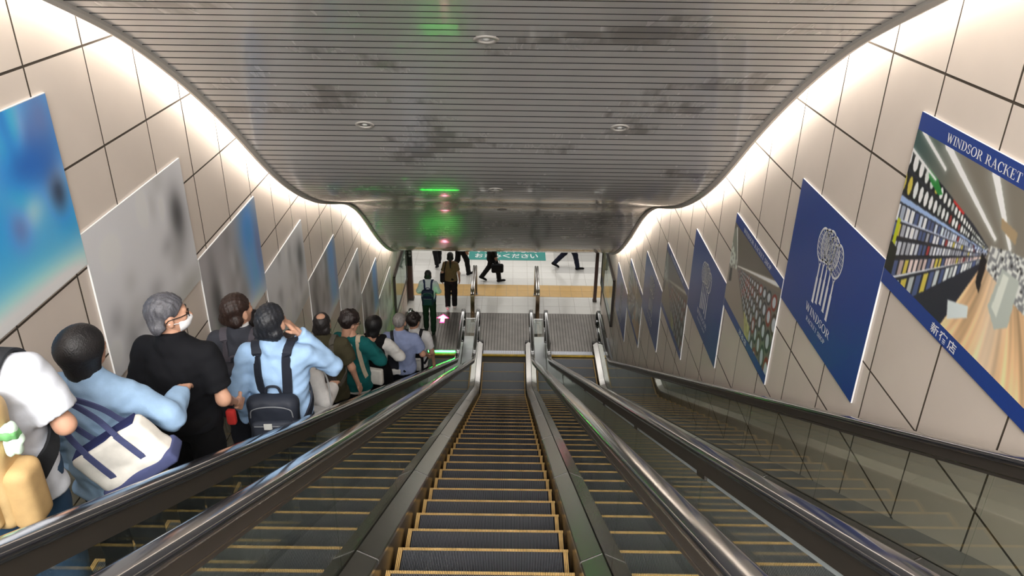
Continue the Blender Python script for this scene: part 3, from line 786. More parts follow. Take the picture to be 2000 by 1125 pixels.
def pic_blur(W, H, kind, seed):
    rg = np.random.default_rng(seed); S, T = np.meshgrid(np.linspace(0, 1, W), np.linspace(0, 1, H))
    img = np.zeros((H, W, 3))
    def blob(cx, cy, rx, ry, c, a=1.0): mixc(img, np.exp(-((S-cx)/rx)**2-((T-cy)/ry)**2), c, a)
    if kind == 'blue':
        img[:] = (.22, .52, .74)
        for _ in range(30): blob(rg.random(), rg.random()*.75, .03+.06*rg.random(), .08+.14*rg.random(), ((.08, .26, .54), (.16, .58, .80), (.66, .72, .82), (.30, .36, .56), (.10, .48, .74))[rg.integers(5)], .85)
        blob(.93, .12, .10, .22, (.32, .40, .58)); blob(.80, .30, .16, .12, (.10, .32, .60)); blob(.93, .52, .05, .10, (.12, .18, .26)); blob(.62, .9, .30, .15, (.16, .56, .78), .9); blob(.35, 1.0, .6, .17, (.74, .77, .84), 1.0); blob(.8, 1.0, .4, .12, (.74, .77, .82), 1.0)
    elif kind == 'mixed':
        img[:] = (.52, .51, .52)
        blob(.80, .25, .16, .35, (.20, .46, .74)); blob(.85, .7, .16, .35, (.26, .52, .76)); blob(.95, .5, .06, .3, (.34, .40, .58))
        for _ in range(15): blob(.05+.55*rg.random(), rg.random(), .06, .16, ((.62, .62, .63), (.30, .29, .29), (.42, .41, .42))[rg.integers(3)], .8)
        blob(.16, .60, .06, .3, (.18, .18, .19)); blob(.6, 1.02, .5, .16, (.76, .77, .80))
    else:
        img[:] = (.68, .68, .69)
        for _ in range(24): blob(rg.random()*.8, rg.random(), .03+.05*rg.random(), .05+.09*rg.random(), ((.50, .50, .51), (.76, .76, .77), (.60, .60, .60))[rg.integers(3)], .75)
        blob(.86, .40, .09, .22, (.36, .36, .37)); blob(.86, .36, .05, .12, (.25, .25, .26)); blob(.85, .95, .2, .1, (.52, .52, .50), .8)
    return np.clip(blur(img, 2)*1.28+.04, 0, .93)
LL = [('blue', 8.825, 'bright blue blurred poster on the left wall nearest the camera'),
      ('grey', 7.92, 'large pale grey blurred poster on the left wall, second from the camera'),
      ('mixed', 6.99, 'third poster along the left wall, blue and dark grey blur'),
      ('grey', 6.07, 'fourth poster along the left wall, pale grey with a dark patch'),
      ('mixed', 5.16, 'fifth poster along the left wall, blue right half'),
      ('grey', 4.20, 'sixth poster along the left wall, narrow pale grey'),
      ('mixed', 3.26, 'seventh poster along the left wall, bluish grey blur'),
      ('grey', 2.29, 'last poster on the left wall beside the glazed notice board')]
LY = [-11.60, -9.955, -8.30, -6.65, -4.965, -3.29, -1.62, 0.03]
for i, (kd, zt, lb) in enumerate(LL):
    P_ = Poster('left', LY[i], LY[i]-1.64, zt, 1.11, lb, group='poster boards stepping down the left wall')
    P_.picture('printed_picture', pic_blur(90, 62, kd, 40+i), .004, P_.w-.004, .004, P_.h-.004)

t = empty('junction_box', (XR, -11.16, 9.29)); tag(t, 'small cream junction box high on the right wall by the ceiling edge', 'junction box')
MB().box(-.07, -.001, -.15, .15, 0, .10).build('box_body', M_panel, t); MB().box(-.074, -.07, -.14, .14, .008, .092).build('cover', M_white, t)

# ------------------------------------------------------------------ glazed boards at the foot of the walls
def board(side, ya, yb, z0, z1, label, kind):
    P_ = Poster(side, yb, ya, z1, z1-z0, label, 'notice board', th=.035)
    f = .045; w, h = P_.w, P_.h
    ps = MB()
    for (a, b, c, d) in ((0, f, 0, h), (w-f, w, 0, h), (0, w, 0, f), (0, w, h-f, h)):
        p0 = P_.P(a, d, .0); p1 = P_.P(b, c, .022)
        ps.box(min(p0[0], p1[0]), max(p0[0], p1[0]), min(p0[1], p1[1]), max(p0[1], p1[1]), min(p0[2], p1[2]), max(p0[2], p1[2]))
    ps.build('frame', M_frame, P_.root)
    W, H = 60, 40; S, T = np.meshgrid(np.linspace(0, 1, W), np.linspace(0, 1, H)); img = np.zeros((H, W, 3))
    if kind == 'map':
        img[:] = (.80, .76, .62)
        n = hashn(np.floor(S*18), np.floor(T*9)); mixc(img, n > .62, (.82, .66, .26), .8); mixc(img, n < .15, (.55, .52, .42), .8)
        mixc(img, np.abs(S-.35) < .02, (.30, .28, .24)); mixc(img, (T > .80) & (S > .0), (.15, .20, .52)); mixc(img, T > .92, (.55, .72, .70))
    else:
        img[:] = (.66, .74, .69)
        mixc(img, np.abs(S-.5) < .02, (.20, .26, .20)); mixc(img, (T > .8) & (S > .6), (.22, .40, .66)); mixc(img, np.clip(T-.3, 0, 1), (.42, .56, .46), .8)
    P_.picture('printed_sheet', blur(img, 1), f, w-f, f, h-f)
    P_.quad('glass_cover', f, w-f, f, h-f, M_board_glass, .012)
board('right', 0.16, 2.5, .71, 1.94, 'yellow and blue area map in a dark frame at the foot of the right wall', 'map')
board('left', 0.36, 2.4, .86, 1.86, 'greenish glazed notice board at the foot of the left wall', 'notice')

# ------------------------------------------------------------------ pillar with hanging sign, corner post, railings
t = empty('corner_pillar', (-2.60, 2.82, 0)); tag(t, 'brown pillar at the left end of the escalator hall carrying a black sign', 'pillar')
MB().box(-.075, .105, -.06, .10, 0, 3.0).build('shaft', M_brown, t)
MB().box(-.085, .115, -.07, .11, 0, .06).build('base_plate', M_frame, t)
t = empty('pillar_sign', (-2.585, 2.74, 1.05)); tag(t, 'black vertical sign with white characters on the brown left pillar', 'sign')
MB().box(-.10, .10, -.012, .02, 0, .95).build('sign_panel', M_black, t)
def vtext(txt, x, ztop, sz, parent, nm='lettering'):
    rg = random.Random(int(x*1000)+5)
    for i in range(txt):      # too small in the photo to read: stroke marks only
        mb = MB(); z0 = ztop-i*sz*1.12
        for k in range(3):
            zz = z0-sz*(.18+.27*k); w = sz*rg.uniform(.45, .85)
            mb.box(x+(sz-w)/2, x+(sz+w)/2, -.0145, -.012, zz-sz*.05, zz+sz*.05)
        xx = x+sz*rg.uniform(.3, .6); mb.box(xx, xx+sz*.11, -.0145, -.012, z0-sz*.85, z0-sz*.08)
        mb.build('character', M_signtxt, parent)
vtext(7, .008, .90, .085, t)
vtext(6, -.080, .82, .07, t)
t = empty('corner_post', (2.42, 2.86, 0)); tag(t, 'slim brown post at the right end of the escalator hall', 'post')
MB().box(-.035, .05, -.05, .05, 0, 3.0).build('shaft', M_brown, t)
MB().box(-.045, .06, -.06, .06, 0, .05).build('base_plate', M_frame, t)

M_railb = mat('bronze_rail', (.16, .10, .06), .22, .85)
def railing(x, lab):
    t = empty('divider_railing', (x, 1.6, .0045)); tag(t, lab, 'railing', 'short divider railings past the escalators')
    L_ = 1.6
    for dx in (-.028, .028):
        pts = [(dx, 0, .04), (dx, 0, .78), (dx, .03, .86), (dx, .10, .90), (dx, L_-.1, .90), (dx, L_-.03, .86), (dx, L_, .78), (dx, L_, .02)]
        MB().sweep(pts, ell_sec(.024, .024), upv=(1, 0, 0)).build('rail_tube', M_steel, t, smooth=True)
    MB().box(-.012, .012, .03, L_-.03, .10, .80).build('infill_panel', M_railb, t)
    MB().box(-.05, .05, -.03, .02, 0, .80).build('end_plate', M_railb, t)
    MB().box(-.06, .06, -.05, .08, 0, .012).build('base_plate', M_steel2, t)
    MB().box(-.06, .06, L_-.06, L_+.05, 0, .012).build('base_plate', M_steel2, t)
railing(-.83, 'short bronze divider railing between the left and middle escalators')
railing(.83, 'short bronze divider railing between the middle and right escalators')
for x, lab in ((-.82, 'small clear glass screen closing the gap between left and middle newels'), (.82, 'small clear glass screen closing the gap between middle and right newels')):
    t = empty('glass_screen', (x, .70, .004)); tag(t, lab, 'glass screen', 'glass screens between the newels')
    MB().box(-.115, .115, -.005, .005, 0.03, .60).build('pane', M_glass, t)
    MB().box(-.118, .118, -.008, .008, .59, .605).build('top_edge', M_steel, t)
    MB().box(-.118, .118, -.03, .03, 0, .03).build('foot_channel', M_steel2, t)

# ------------------------------------------------------------------ lights at the left landing, floor sign
M_green = emat('green_led', (0.02, 1.0, 0.06), 22.0)
M_red = emat('red_led', (1.0, 0.03, 0.12), 5.0)
M_redc = emat('red_led_core', (1.0, 0.42, 0.55), 6.0)
t = empty('comb_light', (-1.64, .10, .007)); tag(t, 'glowing green light strip across the left escalator comb', 'light strip')
MB().box(-.46, .46, -.035, .035, 0, .006).build('housing', M_comb, t)
MB().box(-.45, .45, -.028, .028, .006, .012).build('lens', M_green, t)
t = empty('arrow_light', (-1.62, 1.76, .0045)); tag(t, 'glowing red arrow light on the left landing plate', 'arrow light')
ar = [(-.05, -.20), (.05, -.20), (.05, .02), (.14, .02), (0, .20), (-.14, .02), (-.05, .02)]
def arrow(k, z): return [(x*k, y*k, z) for x, y in ar]
mb = MB(); A_, B_ = arrow(1.12, 0), arrow(1.12, .004); mb.poly(B_)
for i in range(7): mb.quad(A_[i], A_[(i+1) % 7], B_[(i+1) % 7], B_[i])
mb.build('arrow_halo', M_red, t)
MB().poly(arrow(.86, .0055)).build('arrow_core', M_redc, t)
t = empty('floor_sign', (0.02, 6.0, .002)); tag(t, 'teal floor sign with white Japanese text in the concourse', 'floor sign')
MB().box(-1.17, 1.17, -.52, .52, 0, .003).build('sheet', M_teal, t)
def floor_text(txt, x0, x1, y0, y1):
    k = (x1-x0)/len(txt)
    for i, ch in enumerate(txt):
        S, T, fs = font_polys(ch, x0+i*k, x0+i*k+k*.86, 0, y1-y0, .02); mb = MB()
        mb.v = [(a, y1-b, .0045) for a, b in zip(S, T)]; mb.f = fs; mb.build('character', M_signtxt, t)
floor_text('ホーム中程まで', -.98, .98, .04, .34)
floor_text('お進みください', -.98, .98, -.36, -.06)

# ------------------------------------------------------------------ people: signed-distance bodies meshed with surface nets
def V3(*a): return np.array(a, float)
def p_ell(c, r):
    c, r = np.array(c, float), np.array(r, float)
    def f(x, y, z):
        a, b, d = (x-c[0])/r[0], (y-c[1])/r[1], (z-c[2])/r[2]
        k0 = np.sqrt(a*a+b*b+d*d)+1e-9; k1 = np.sqrt((a/r[0])**2+(b/r[1])**2+(d/r[2])**2)+1e-9
        return k0*(k0-1)/k1
    f.bb = (c-r, c+r); return f
def p_rc(a, b, ra, rb, sy=1.0, lo=None, hi=None):
    """tapered capsule, flattened in y by sy; lo/hi cut it flat at its ends"""
    a, b = np.array(a, float), np.array(b, float); d = b-a; L2 = d@d+1e-12; L_ = math.sqrt(L2)
    def f(x, y, z):
        px, py, pz = x-a[0], y-a[1], z-a[2]
        tr = (px*d[0]+py*d[1]+pz*d[2])/L2; t = np.clip(tr, 0, 1)
        q = np.sqrt((px-t*d[0])**2+((py-t*d[1])/sy)**2+(pz-t*d[2])**2)-(ra+(rb-ra)*t)
        q = q*min(1, sy)
        if hi is not None: q = np.maximum(q, (tr-hi)*L_)
        if lo is not None: q = np.maximum(q, (lo-tr)*L_)
        return q
    m = max(ra, rb)
    f.bb = (np.minimum(a, b)-m, np.maximum(a, b)+m); return f
def p_box(c, h, r, rot=None):
    c, h = np.array(c, float), np.array(h, float); Rm = np.eye(3) if rot is None else np.array(rot)
    def f(x, y, z):
        px, py, pz = x-c[0], y-c[1], z-c[2]
        l = [px*Rm[0, i]+py*Rm[1, i]+pz*Rm[2, i] for i in range(3)]
        q = [np.abs(l[i])-(h[i]-r) for i in range(3)]
        o = np.sqrt(sum(np.maximum(v, 0)**2 for v in q)); return o+np.minimum(np.maximum(np.maximum(q[0], q[1]), q[2]), 0)-r
    m = np.linalg.norm(h); f.bb = (c-m, c+m); return f
def p_xf(f, Rm, c):
    """place a primitive given in a local frame: world = Rm @ local + c"""
    Rm = np.array(Rm); c = np.array(c, float)
    def g(x, y, z):
        px, py, pz = x-c[0], y-c[1], z-c[2]
        return f(px*Rm[0, 0]+py*Rm[1, 0]+pz*Rm[2, 0], px*Rm[0, 1]+py*Rm[1, 1]+pz*Rm[2, 1], px*Rm[0, 2]+py*Rm[1, 2]+pz*Rm[2, 2])
    lo, hi = f.bb; cs = np.array([[(lo, hi)[i][0], (lo, hi)[j][1], (lo, hi)[k][2]] for i in (0, 1) for j in (0, 1) for k in (0, 1)])@Rm.T+c
    g.bb = (cs.min(0), cs.max(0)); return g
def p_fn(f, bb): f.bb = bb; return f
def p_cut(f, fn):
    g = lambda x, y, z: np.maximum(f(x, y, z), fn(x, y, z)); g.bb = f.bb; return g
def smin(a, b, k):
    if k <= 0: return np.minimum(a, b)
    h = np.clip(.5+.5*(a-b)/k, 0, 1); return a*(1-h)+b*h-k*h*(1-h)

def sdf_mesh(prims, h, k=0.03, infl=0.0, post=None):
    lo = np.min([p.bb[0] for p in prims], 0)-infl-3*h; hi = np.max([p.bb[1] for p in prims], 0)+infl+3*h
    n = np.ceil((hi-lo)/h).astype(int)+1
    ax = [(lo[i]+h*np.arange(n[i])).astype(np.float32) for i in range(3)]
    F = np.full(n, .5, np.float32); mg = infl+k+2.5*h
    for p in prims:
        a = np.clip(np.floor((p.bb[0]-mg-lo)/h).astype(int), 0, n-1); b = np.clip(np.ceil((p.bb[1]+mg-lo)/h).astype(int)+1, 1, n)
        sl = tuple(slice(a[i], b[i]) for i in range(3))
        d = p(ax[0][sl[0]][:, None, None], ax[1][sl[1]][None, :, None], ax[2][sl[2]][None, None, :])-infl
        F[sl] = smin(F[sl], d, k)
    if post is not None: F = post(F, ax[0][:, None, None], ax[1][None, :, None], ax[2][None, None, :])
    return surfnet(F, lo, h)
def surfnet(F, lo, h):
    S = F < 0; c = np.zeros(np.array(S.shape)-1, np.int8)
    for i in (0, 1):
        for j in (0, 1):
            for k in (0, 1): c += S[i:S.shape[0]-1+i, j:S.shape[1]-1+j, k:S.shape[2]-1+k]
    I, J, K = np.nonzero((c > 0) & (c < 8)); idx = np.full(c.shape, -1, np.int64); idx[I, J, K] = np.arange(len(I))
    acc = np.zeros((len(I), 3)); cnt = np.zeros(len(I))
    cor = [(i, j, k) for i in (0, 1) for j in (0, 1) for k in (0, 1)]
    for a in cor:
        for ax in range(3):
            if a[ax]: continue
            b = list(a); b[ax] = 1
            fa = F[I+a[0], J+a[1], K+a[2]]; fb = F[I+b[0], J+b[1], K+b[2]]; m = (fa < 0) != (fb < 0)
            t = np.where(m, fa/np.where(m, fa-fb, 1), 0); p = np.array(a, float)[None].repeat(len(I), 0); p[:, ax] += t
            acc[m] += p[m]; cnt[m] += 1
    V = np.stack([I, J, K], -1)+acc/np.maximum(cnt, 1)[:, None]; V = V*h+lo
    Q = []
    for ax in range(3):
        b, c2 = (ax+1) % 3, (ax+2) % 3
        sl0 = [slice(None)]*3; sl1 = [slice(None)]*3; sl0[ax] = slice(0, -1); sl1[ax] = slice(1, None)
        A, B = S[tuple(sl0)], S[tuple(sl1)]
        for dirn in (0, 1):
            pos = np.array(np.nonzero((A & ~B) if dirn == 0 else (~A & B))).T
            ok = (pos[:, b] > 0) & (pos[:, c2] > 0) & (pos[:, b] < c.shape[b]) & (pos[:, c2] < c.shape[c2]); pos = pos[ok]
            if len(pos) == 0: continue
            def cell(db, dc):
                q = pos.copy(); q[:, b] -= db; q[:, c2] -= dc; return idx[q[:, 0], q[:, 1], q[:, 2]]
            q = [cell(1, 1), cell(0, 1), cell(0, 0), cell(1, 0)]
            if dirn: q = q[::-1]
            Q.append(np.stack(q, -1))
    return V, np.concatenate(Q) if Q else np.zeros((0, 4), int)
def np_mesh(name, parts, m, parent=None):
    vs_, fs_, n = [], [], 0
    for V, Q in parts: vs_.append(V); fs_.append(Q+n); n += len(V)
    V = np.concatenate(vs_); Q = np.concatenate(fs_)
    me = bpy.data.meshes.new(name); me.vertices.add(len(V)); me.vertices.foreach_set('co', V.astype(np.float32).ravel())
    me.loops.add(len(Q)*4); me.loops.foreach_set('vertex_index', Q.astype(np.int32).ravel())
    me.polygons.add(len(Q)); me.polygons.foreach_set('loop_start', np.arange(0, len(Q)*4, 4, dtype=np.int32))
    me.polygons.foreach_set('use_smooth', np.ones(len(Q), bool)); me.update(calc_edges=True); me.validate()
    return link(name, me, m, parent)

_mc = {}
def fabric(c, rough=.88, amt=.07):
    k = ('f',)+tuple(c)
    if k not in _mc: _mc[k] = mat('fabric', rgb(*c), rough, noise=(22, amt, (1, 1, 1)), bump=(260, .12), spec=.25)
    return _mc[k]
def hairm(c):
    k = ('h',)+tuple(c)
    if k not in _mc: _mc[k] = mat('hair', rgb(*c), .52, noise=(60, .35, (1, 1, .15)), bump=(150, .3), spec=.5)
    return _mc[k]
M_skin = mat('skin', (0.56, 0.31, 0.21), .5, noise=(14, .05, (1, 1, 1)), spec=.4)
M_eye = mat('eye_dark', (.02, .014, .01), .15)
M_lens = glass_mat('spectacle_lens', (.9, .9, .9), 1.0)
M_maskc = mat('face_mask', (.78, .78, .80), .8)

def rotz(a): return np.array([[math.cos(a), -math.sin(a), 0], [math.sin(a), math.cos(a), 0], [0, 0, 1]])
def rotx(a): return np.array([[1, 0, 0], [0, math.cos(a), -math.sin(a)], [0, math.sin(a), math.cos(a)]])
def unit(v): v = np.array(v, float); return v/np.linalg.norm(v)

def hand_prims(w, d, n, side, curl=.5):
    """w wrist, d forearm direction, n palm normal; side +1: thumb towards +cross"""
    d = unit(d); n = unit(np.array(n)-d*(np.array(n)@d)); s_ = np.cross(n, d)*side
    Rm = np.stack([s_, n, d], 1)
    pr = [p_box(w+d*.048, (.040, .014, .052), .013, Rm), p_rc(w-d*.03, w+d*.02, .026, .026)]
    for i, (o, L_) in enumerate(((.030, .070), (.010, .078), (-.010, .073), (-.029, .058))):
        p = w+d*.092+s_*o; dd = d.copy(); a = curl*(.55+.08*i)
        for j, fr in enumerate((.45, .30, .25)):
            dd = unit(dd*math.cos(a)+n*math.sin(a)); q = p+dd*L_*fr
            pr.append(p_rc(p, q, .0088-.0008*j, .0082-.0008*j)); p = q
            n2 = n
    p = w+d*.028+s_*.034; q = p+unit(d*.75+s_*.62+n*.35)*.04; r_ = q+unit(d*.9+s_*.2+n*.45)*.032
    pr += [p_rc(p, q, .013, .0105), p_rc(q, r_, .0105, .0085)]
    return pr

def head_prims(hc, Rm):
    P = []
    loc = [p_ell((0, -.015, .035), (.075, .094, .088)), p_ell((0, .022, -.02), (.062, .068, .085)), p_ell((0, .045, -.075), (.040, .042, .034)),
           p_rc((0, .088, .008), (0, .108, -.028), .008, .013), p_rc((-.028, .080, .022), (.028, .080, .022), .011, .011),
           p_ell((0, .086, -.056), (.022, .011, .009)), p_ell((-.036, .068, -.012), (.022, .018, .018)), p_ell((.036, .068, -.012), (.022, .018, .018))]
    for sg in (-1, 1):
        loc.append(p_xf(p_ell((0, 0, 0), (.009, .019, .031)), rotz(sg*-.35), (sg*.076, -.008, -.012)))
    return [p_xf(f, Rm, hc) for f in loc]

def hair_mesh(style, hc, Rm, h, seed=0):
    ph = seed*1.7
    if style in ('short', 'balding', 'curly', 'ponytail', 'crew'):
        r = {'crew': (.080, .100, .093), 'curly': (.095, .113, .108)}.get(style, (.084, .104, .098))
        prims = [p_ell((0, -.016, .038), r)]
        if style == 'curly':
            rg = np.random.default_rng(seed)
            for _ in range(26):
                a, b = rg.uniform(0, 2*math.pi), rg.uniform(-.25, 1.4); q = V3(math.cos(a)*math.cos(b)*.085, -.016+math.sin(a)*math.cos(b)*.10, .04+math.sin(b)*.098)
                prims.append(p_ell(q, (.024,)*3))
        if style in ('short', 'balding', 'ponytail'):
            prims.append(p_rc((-.04, -.06, -.03), (.04, -.06, -.03), .052, .052))
        if style == 'ponytail':
            prims += [p_rc((0, -.10, .03), (0, -.135, -.05), .028, .034), p_rc((0, -.135, -.05), (0, -.13, -.27), .034, .016)]
        def post(F, x, y, z):
            F = F+.0030*np.sin(x*210+ph)*np.sin(y*150+z*60)+.0016*np.sin(x*420+z*130+ph)
            keep = (.86*y-z-.004)/1.32
            if style == 'ponytail': keep = np.where(y < -.095, -1, keep)
            F = np.maximum(F, keep)
            ear = np.sqrt(((np.abs(x)-.082)/1)**2+((y+.004)/1.1)**2+((z+.012)/1.3)**2)-.030
            F = np.maximum(F, -ear)
            if style == 'balding': F = np.maximum(F, .052-np.sqrt(x*x+(y+.040)**2+(z-.135)**2))
            return F
    else:   # bob / long
        low = -.125 if style == 'bob' else -.26
        prims = [p_ell((0, -.016, .034), (.098, .116, .106)), p_rc((0, -.022, .0), (0, -.034, low+.05), .097, .080, 1.0, hi=None)]
        def post(F, x, y, z):
            F = F+.0011*np.sin(np.arctan2(x, y+.02)*47+ph+z*20)+.002*np.sin(x*40+z*30)
            F = np.maximum(F, low-z)
            face = np.sqrt((x/.066)**2+((y-.105)/.085)**2+((z+.055)/.125)**2)-1
            return np.maximum(F, -face*.07)
    V, Q = sdf_mesh(prims, h, .02, 0, post)
    return V@Rm.T+hc, Q

def person(name, label, loc, H, rz=0.0, res=.011, top=None, bottom=None, hair=('short', (25, 22, 22)), head=(0, 0), arms=None, legs=None,
           shoes=(22, 22, 24), extras=(), group='commuters queuing on the left escalator', lean=0.0, build=1.0, skirt=None, girl=False):
    s = H/1.71
    t = empty('person', loc, rz); tag(t, label, 'person', group)
    bw = build
    def A(q): return np.array(q, float)*s
    sh = .150 if girl else .168
    hipx = .085
    neck0, neck1, hc = A((0, -.005+lean*.5, 1.41)), A((0, .006+lean*.8, 1.51)), A((0, .012+lean, 1.578))
    Rm = rotz(head[0])@rotx(head[1])
    L_ = dict(R=[(hipx, 0, .90), (hipx+.01, .012, .48), (hipx+.012, -.02, .085)], L=[(-hipx, 0, .90), (-hipx-.01, .012, .48), (-hipx-.012, -.02, .085)])
    if legs: L_.update(legs)
    A_ = dict(R=[(sh, 0, 1.36), (sh+.075, -.03, 1.10), (sh+.085, .07, .86)], L=[(-sh, 0, 1.36), (-sh-.075, -.03, 1.10), (-sh-.085, .07, .86)])
    if arms: A_.update(arms)
    L_ = {k: [A(q) for q in v] for k, v in L_.items()}; A_ = {k: [A(q) for q in v] for k, v in A_.items()}
    torso = [p_ell(A((0, .0+lean*.3, 1.27)), A((.158*bw, .105*bw, .175))), p_ell(A((0, .008+lean*.1, 1.08)), A((.138*bw, .103*bw, .17))), p_ell(A((0, -.005, .93)), A((.158*bw, .118*bw, .13))),
             p_rc(A((0, -.012+lean*.4, 1.405)), A((sh-.02, lean*.4, 1.365)), .058*s, .050*s), p_rc(A((0, -.012+lean*.4, 1.405)), A((-sh+.02, lean*.4, 1.365)), .058*s, .050*s), p_rc(neck0, neck1, .058*s, .054*s)]
    # body: one continuous skin surface, fine meshes for head and hands joined in
    body = list(torso)
    for k in 'RL':
        a = A_[k]; body += [p_rc(a[0], a[1], .047*s, .039*s), p_rc(a[1], a[2], .040*s, .026*s)]
        l = L_[k]; body += [p_rc(l[0], l[1], .080*s, .052*s), p_rc(l[1], l[2], .052*s, .036*s)]
    covered = -.004
    mm = [sdf_mesh(body, res, .035, covered)]
    hp = head_prims(np.zeros(3), np.eye(3))+[p_rc((0, -.02, -.05), (0, -.018, -.17), .052, .056)]
    V, Q = sdf_mesh(hp, max(.0055, res*.6), .018)
    mm.append((V@Rm.T*s+hc, Q))
    hs = max(.0045, res*.45)
    for k, sd in (('R', 1), ('L', -1)):
        a = A_[k]; d = unit(a[2]-a[1]); n = V3(-sd*.9, .25, -.1) if abs(d[2]) > .6 else V3(0, .2, -1)
        hn = extras_get(extras, 'palm_'+k)
        if hn is not None: n = np.array(hn, float)
        cu = extras_get(extras, 'curl_'+k)
        pr = hand_prims(np.zeros(3), d, n, -sd, .5 if cu is None else cu)
        V, Q = sdf_mesh(pr, hs, .008); mm.append((V*s*.96+a[2]+d*.005, Q))
    np_mesh('body', mm, M_skin, t)
    if res < .014:
        for sg in (-1, 1):
            e = Rm@V3(sg*.031, .080, .004)*s+hc
            MB().lathe([(0, -.010), (.007, -.007), (.010, 0), (.007, .007), (0, .010)], 10).build('eye', M_eye, t, tuple(e), smooth=True)
    if hair:
        V, Q = hair_mesh(hair[0], np.zeros(3), np.eye(3), max(.006, res*.6), int(H*100))
        np_mesh('hair', [(V@Rm.T*s+hc, Q)], hairm(hair[1]), t)
    # upper garment
    shirt = None
    if top:
        tc, sl, hem = top['c'], top.get('sleeve', 1.0), top.get('hem', .86)
        lo_ = top.get('loose', .012)
        sp = list(torso[:5])
        if top.get('cone', True): sp.append(p_rc(A((0, .0+lean*.3, 1.22)), A((0, 0, hem-.02)), .150*bw*s, top.get('hemr', .160)*bw*s, .70))
        for k in 'RL':
            a = A_[k]; ex = top.get('sl_r', .049)*s
            if sl <= .7: sp.append(p_rc(a[0], a[1], ex, ex*1.02, hi=sl))
            else: sp += [p_rc(a[0], a[1], ex, ex*.9), p_rc(a[1], a[2], ex*.9, .036*s, hi=.97 if sl >= 1 else .45)]
        if top.get('collar', True): sp.append(p_rc(A((0, -.008+lean*.4, 1.40)), A((0, .0+lean*.75, 1.468)), .062*s, .057*s, hi=1.0))
        amp = top.get('fold', .006)*s
        def post(F, x, y, z):
            w = np.sin((z*26+x*17)/s+1.3*np.sin(x*21/s+z*6/s))*np.sin((x*13-z*9+y*15)/s)
            F = F+amp*w+amp*.4*np.sin((z*68+x*29)/s+2*np.sin(x*18/s))*np.sin((x*31-z*21+y*24)/s)
            F = np.maximum(F, (hem*s+top.get('hemtilt', 0)*y)-z)
            if not top.get('collar', True):
                F = np.maximum(F, .075*s-np.sqrt(x*x+(y-.01-lean)**2*.8+(z-1.47*s)**2))
            return F
        np_mesh(top.get('name', 'shirt'), [sdf_mesh(sp, res*.95, .03, lo_, post)], fabric(tc), t)
        shirt = (sp, lo_)
    if bottom:
        bc = bottom['c']; lo_ = bottom.get('loose', .012); tp = [p_ell(A((0, -.003, .94)), A((.158*bw, .12*bw, .125)))]
        if bottom.get('skirt'):
            tp.append(p_rc(A((0, 0, .95)), A((0, 0, bottom['skirt'])), .16*bw*s, .23*s, .8, hi=1.0))
        else:
            for k in 'RL':
                l = L_[k]; tp += [p_rc(l[0], l[1], .083*s, .063*s), p_rc(l[1], l[2], .063*s, bottom.get('cuff', .054)*s, hi=.99)]
        amp = .004*s
        def post2(F, x, y, z):
            return np.maximum(F+amp*np.sin(z*38/s+x*30)*np.sin(x*22+y*31), z-1.06*s)
        np_mesh(bottom.get('name', 'trousers'), [sdf_mesh(tp, res, .03, lo_, post2)], fabric(bc), t)
    for k in 'RL':
        a = L_[k][2]; kn = L_[k][1]; pit = extras_get(extras, 'foot_'+k) or 0.0
        yaw = extras_get(extras, 'footyaw') or 0.0
        Rf = rotz(yaw)@rotx(pit)
        pr = [p_rc((0, -.035, -.045), (0, .125, -.052), .046, .036), p_rc((0, -.02, -.04), (0, -.015, .02), .042, .044, hi=1.0), p_ell((0, .15, -.058), (.042, .05, .03))]
        post3 = lambda F, x, y, z: np.maximum(F, -.083-z)
        V, Q = sdf_mesh(pr, max(.009, res*.8), .02, 0, post3); V = V*s*.98
        np_mesh('shoe', [(V@Rf.T+a, Q)], fabric(shoes, .5), t)
    t['_'] = 0; del t['_']
    return dict(root=t, s=s, A=A, hc=hc, Rm=Rm, arms=A_, legs=L_, torso=torso, shirt=shirt)
def extras_get(ex, k):
    for q in ex:
        if q[0] == k: return q[1]
    return None

def push_out(P, pts, off=.006):
    """move strap points on to the garment surface"""
    sp, lo_ = P['shirt']; out = []
    def f(q):
        d = .5
        for p in sp: d = smin(d, p(q[0], q[1], q[2])-lo_, .03)
        return float(d)
    for q in pts:
        q = np.array(q, float)
        for _ in range(8):
            d = f(q)
            if abs(d-off) < .002: break
            e = 1e-3; g = np.array([f(q+e*np.eye(3)[i])-d for i in range(3)])/e; n = np.linalg.norm(g)
            if n < 1e-3: break
            q = q-g/n*(d-off)*.9
        out.append(q)
    return out
def catmull(pts, n=6):
    P = [np.array(q, float) for q in pts]; P = [2*P[0]-P[1]]+P+[2*P[-1]-P[-2]]; out = []
    for i in range(1, len(P)-2):
        for t in np.linspace(0, 1, n, endpoint=False):
            a, b, c, d = P[i-1:i+3]
            out.append(.5*((2*b)+(c-a)*t+(2*a-5*b+4*c-d)*t*t+(3*b-a-3*c+d)*t**3))
    out.append(P[-2]); return out
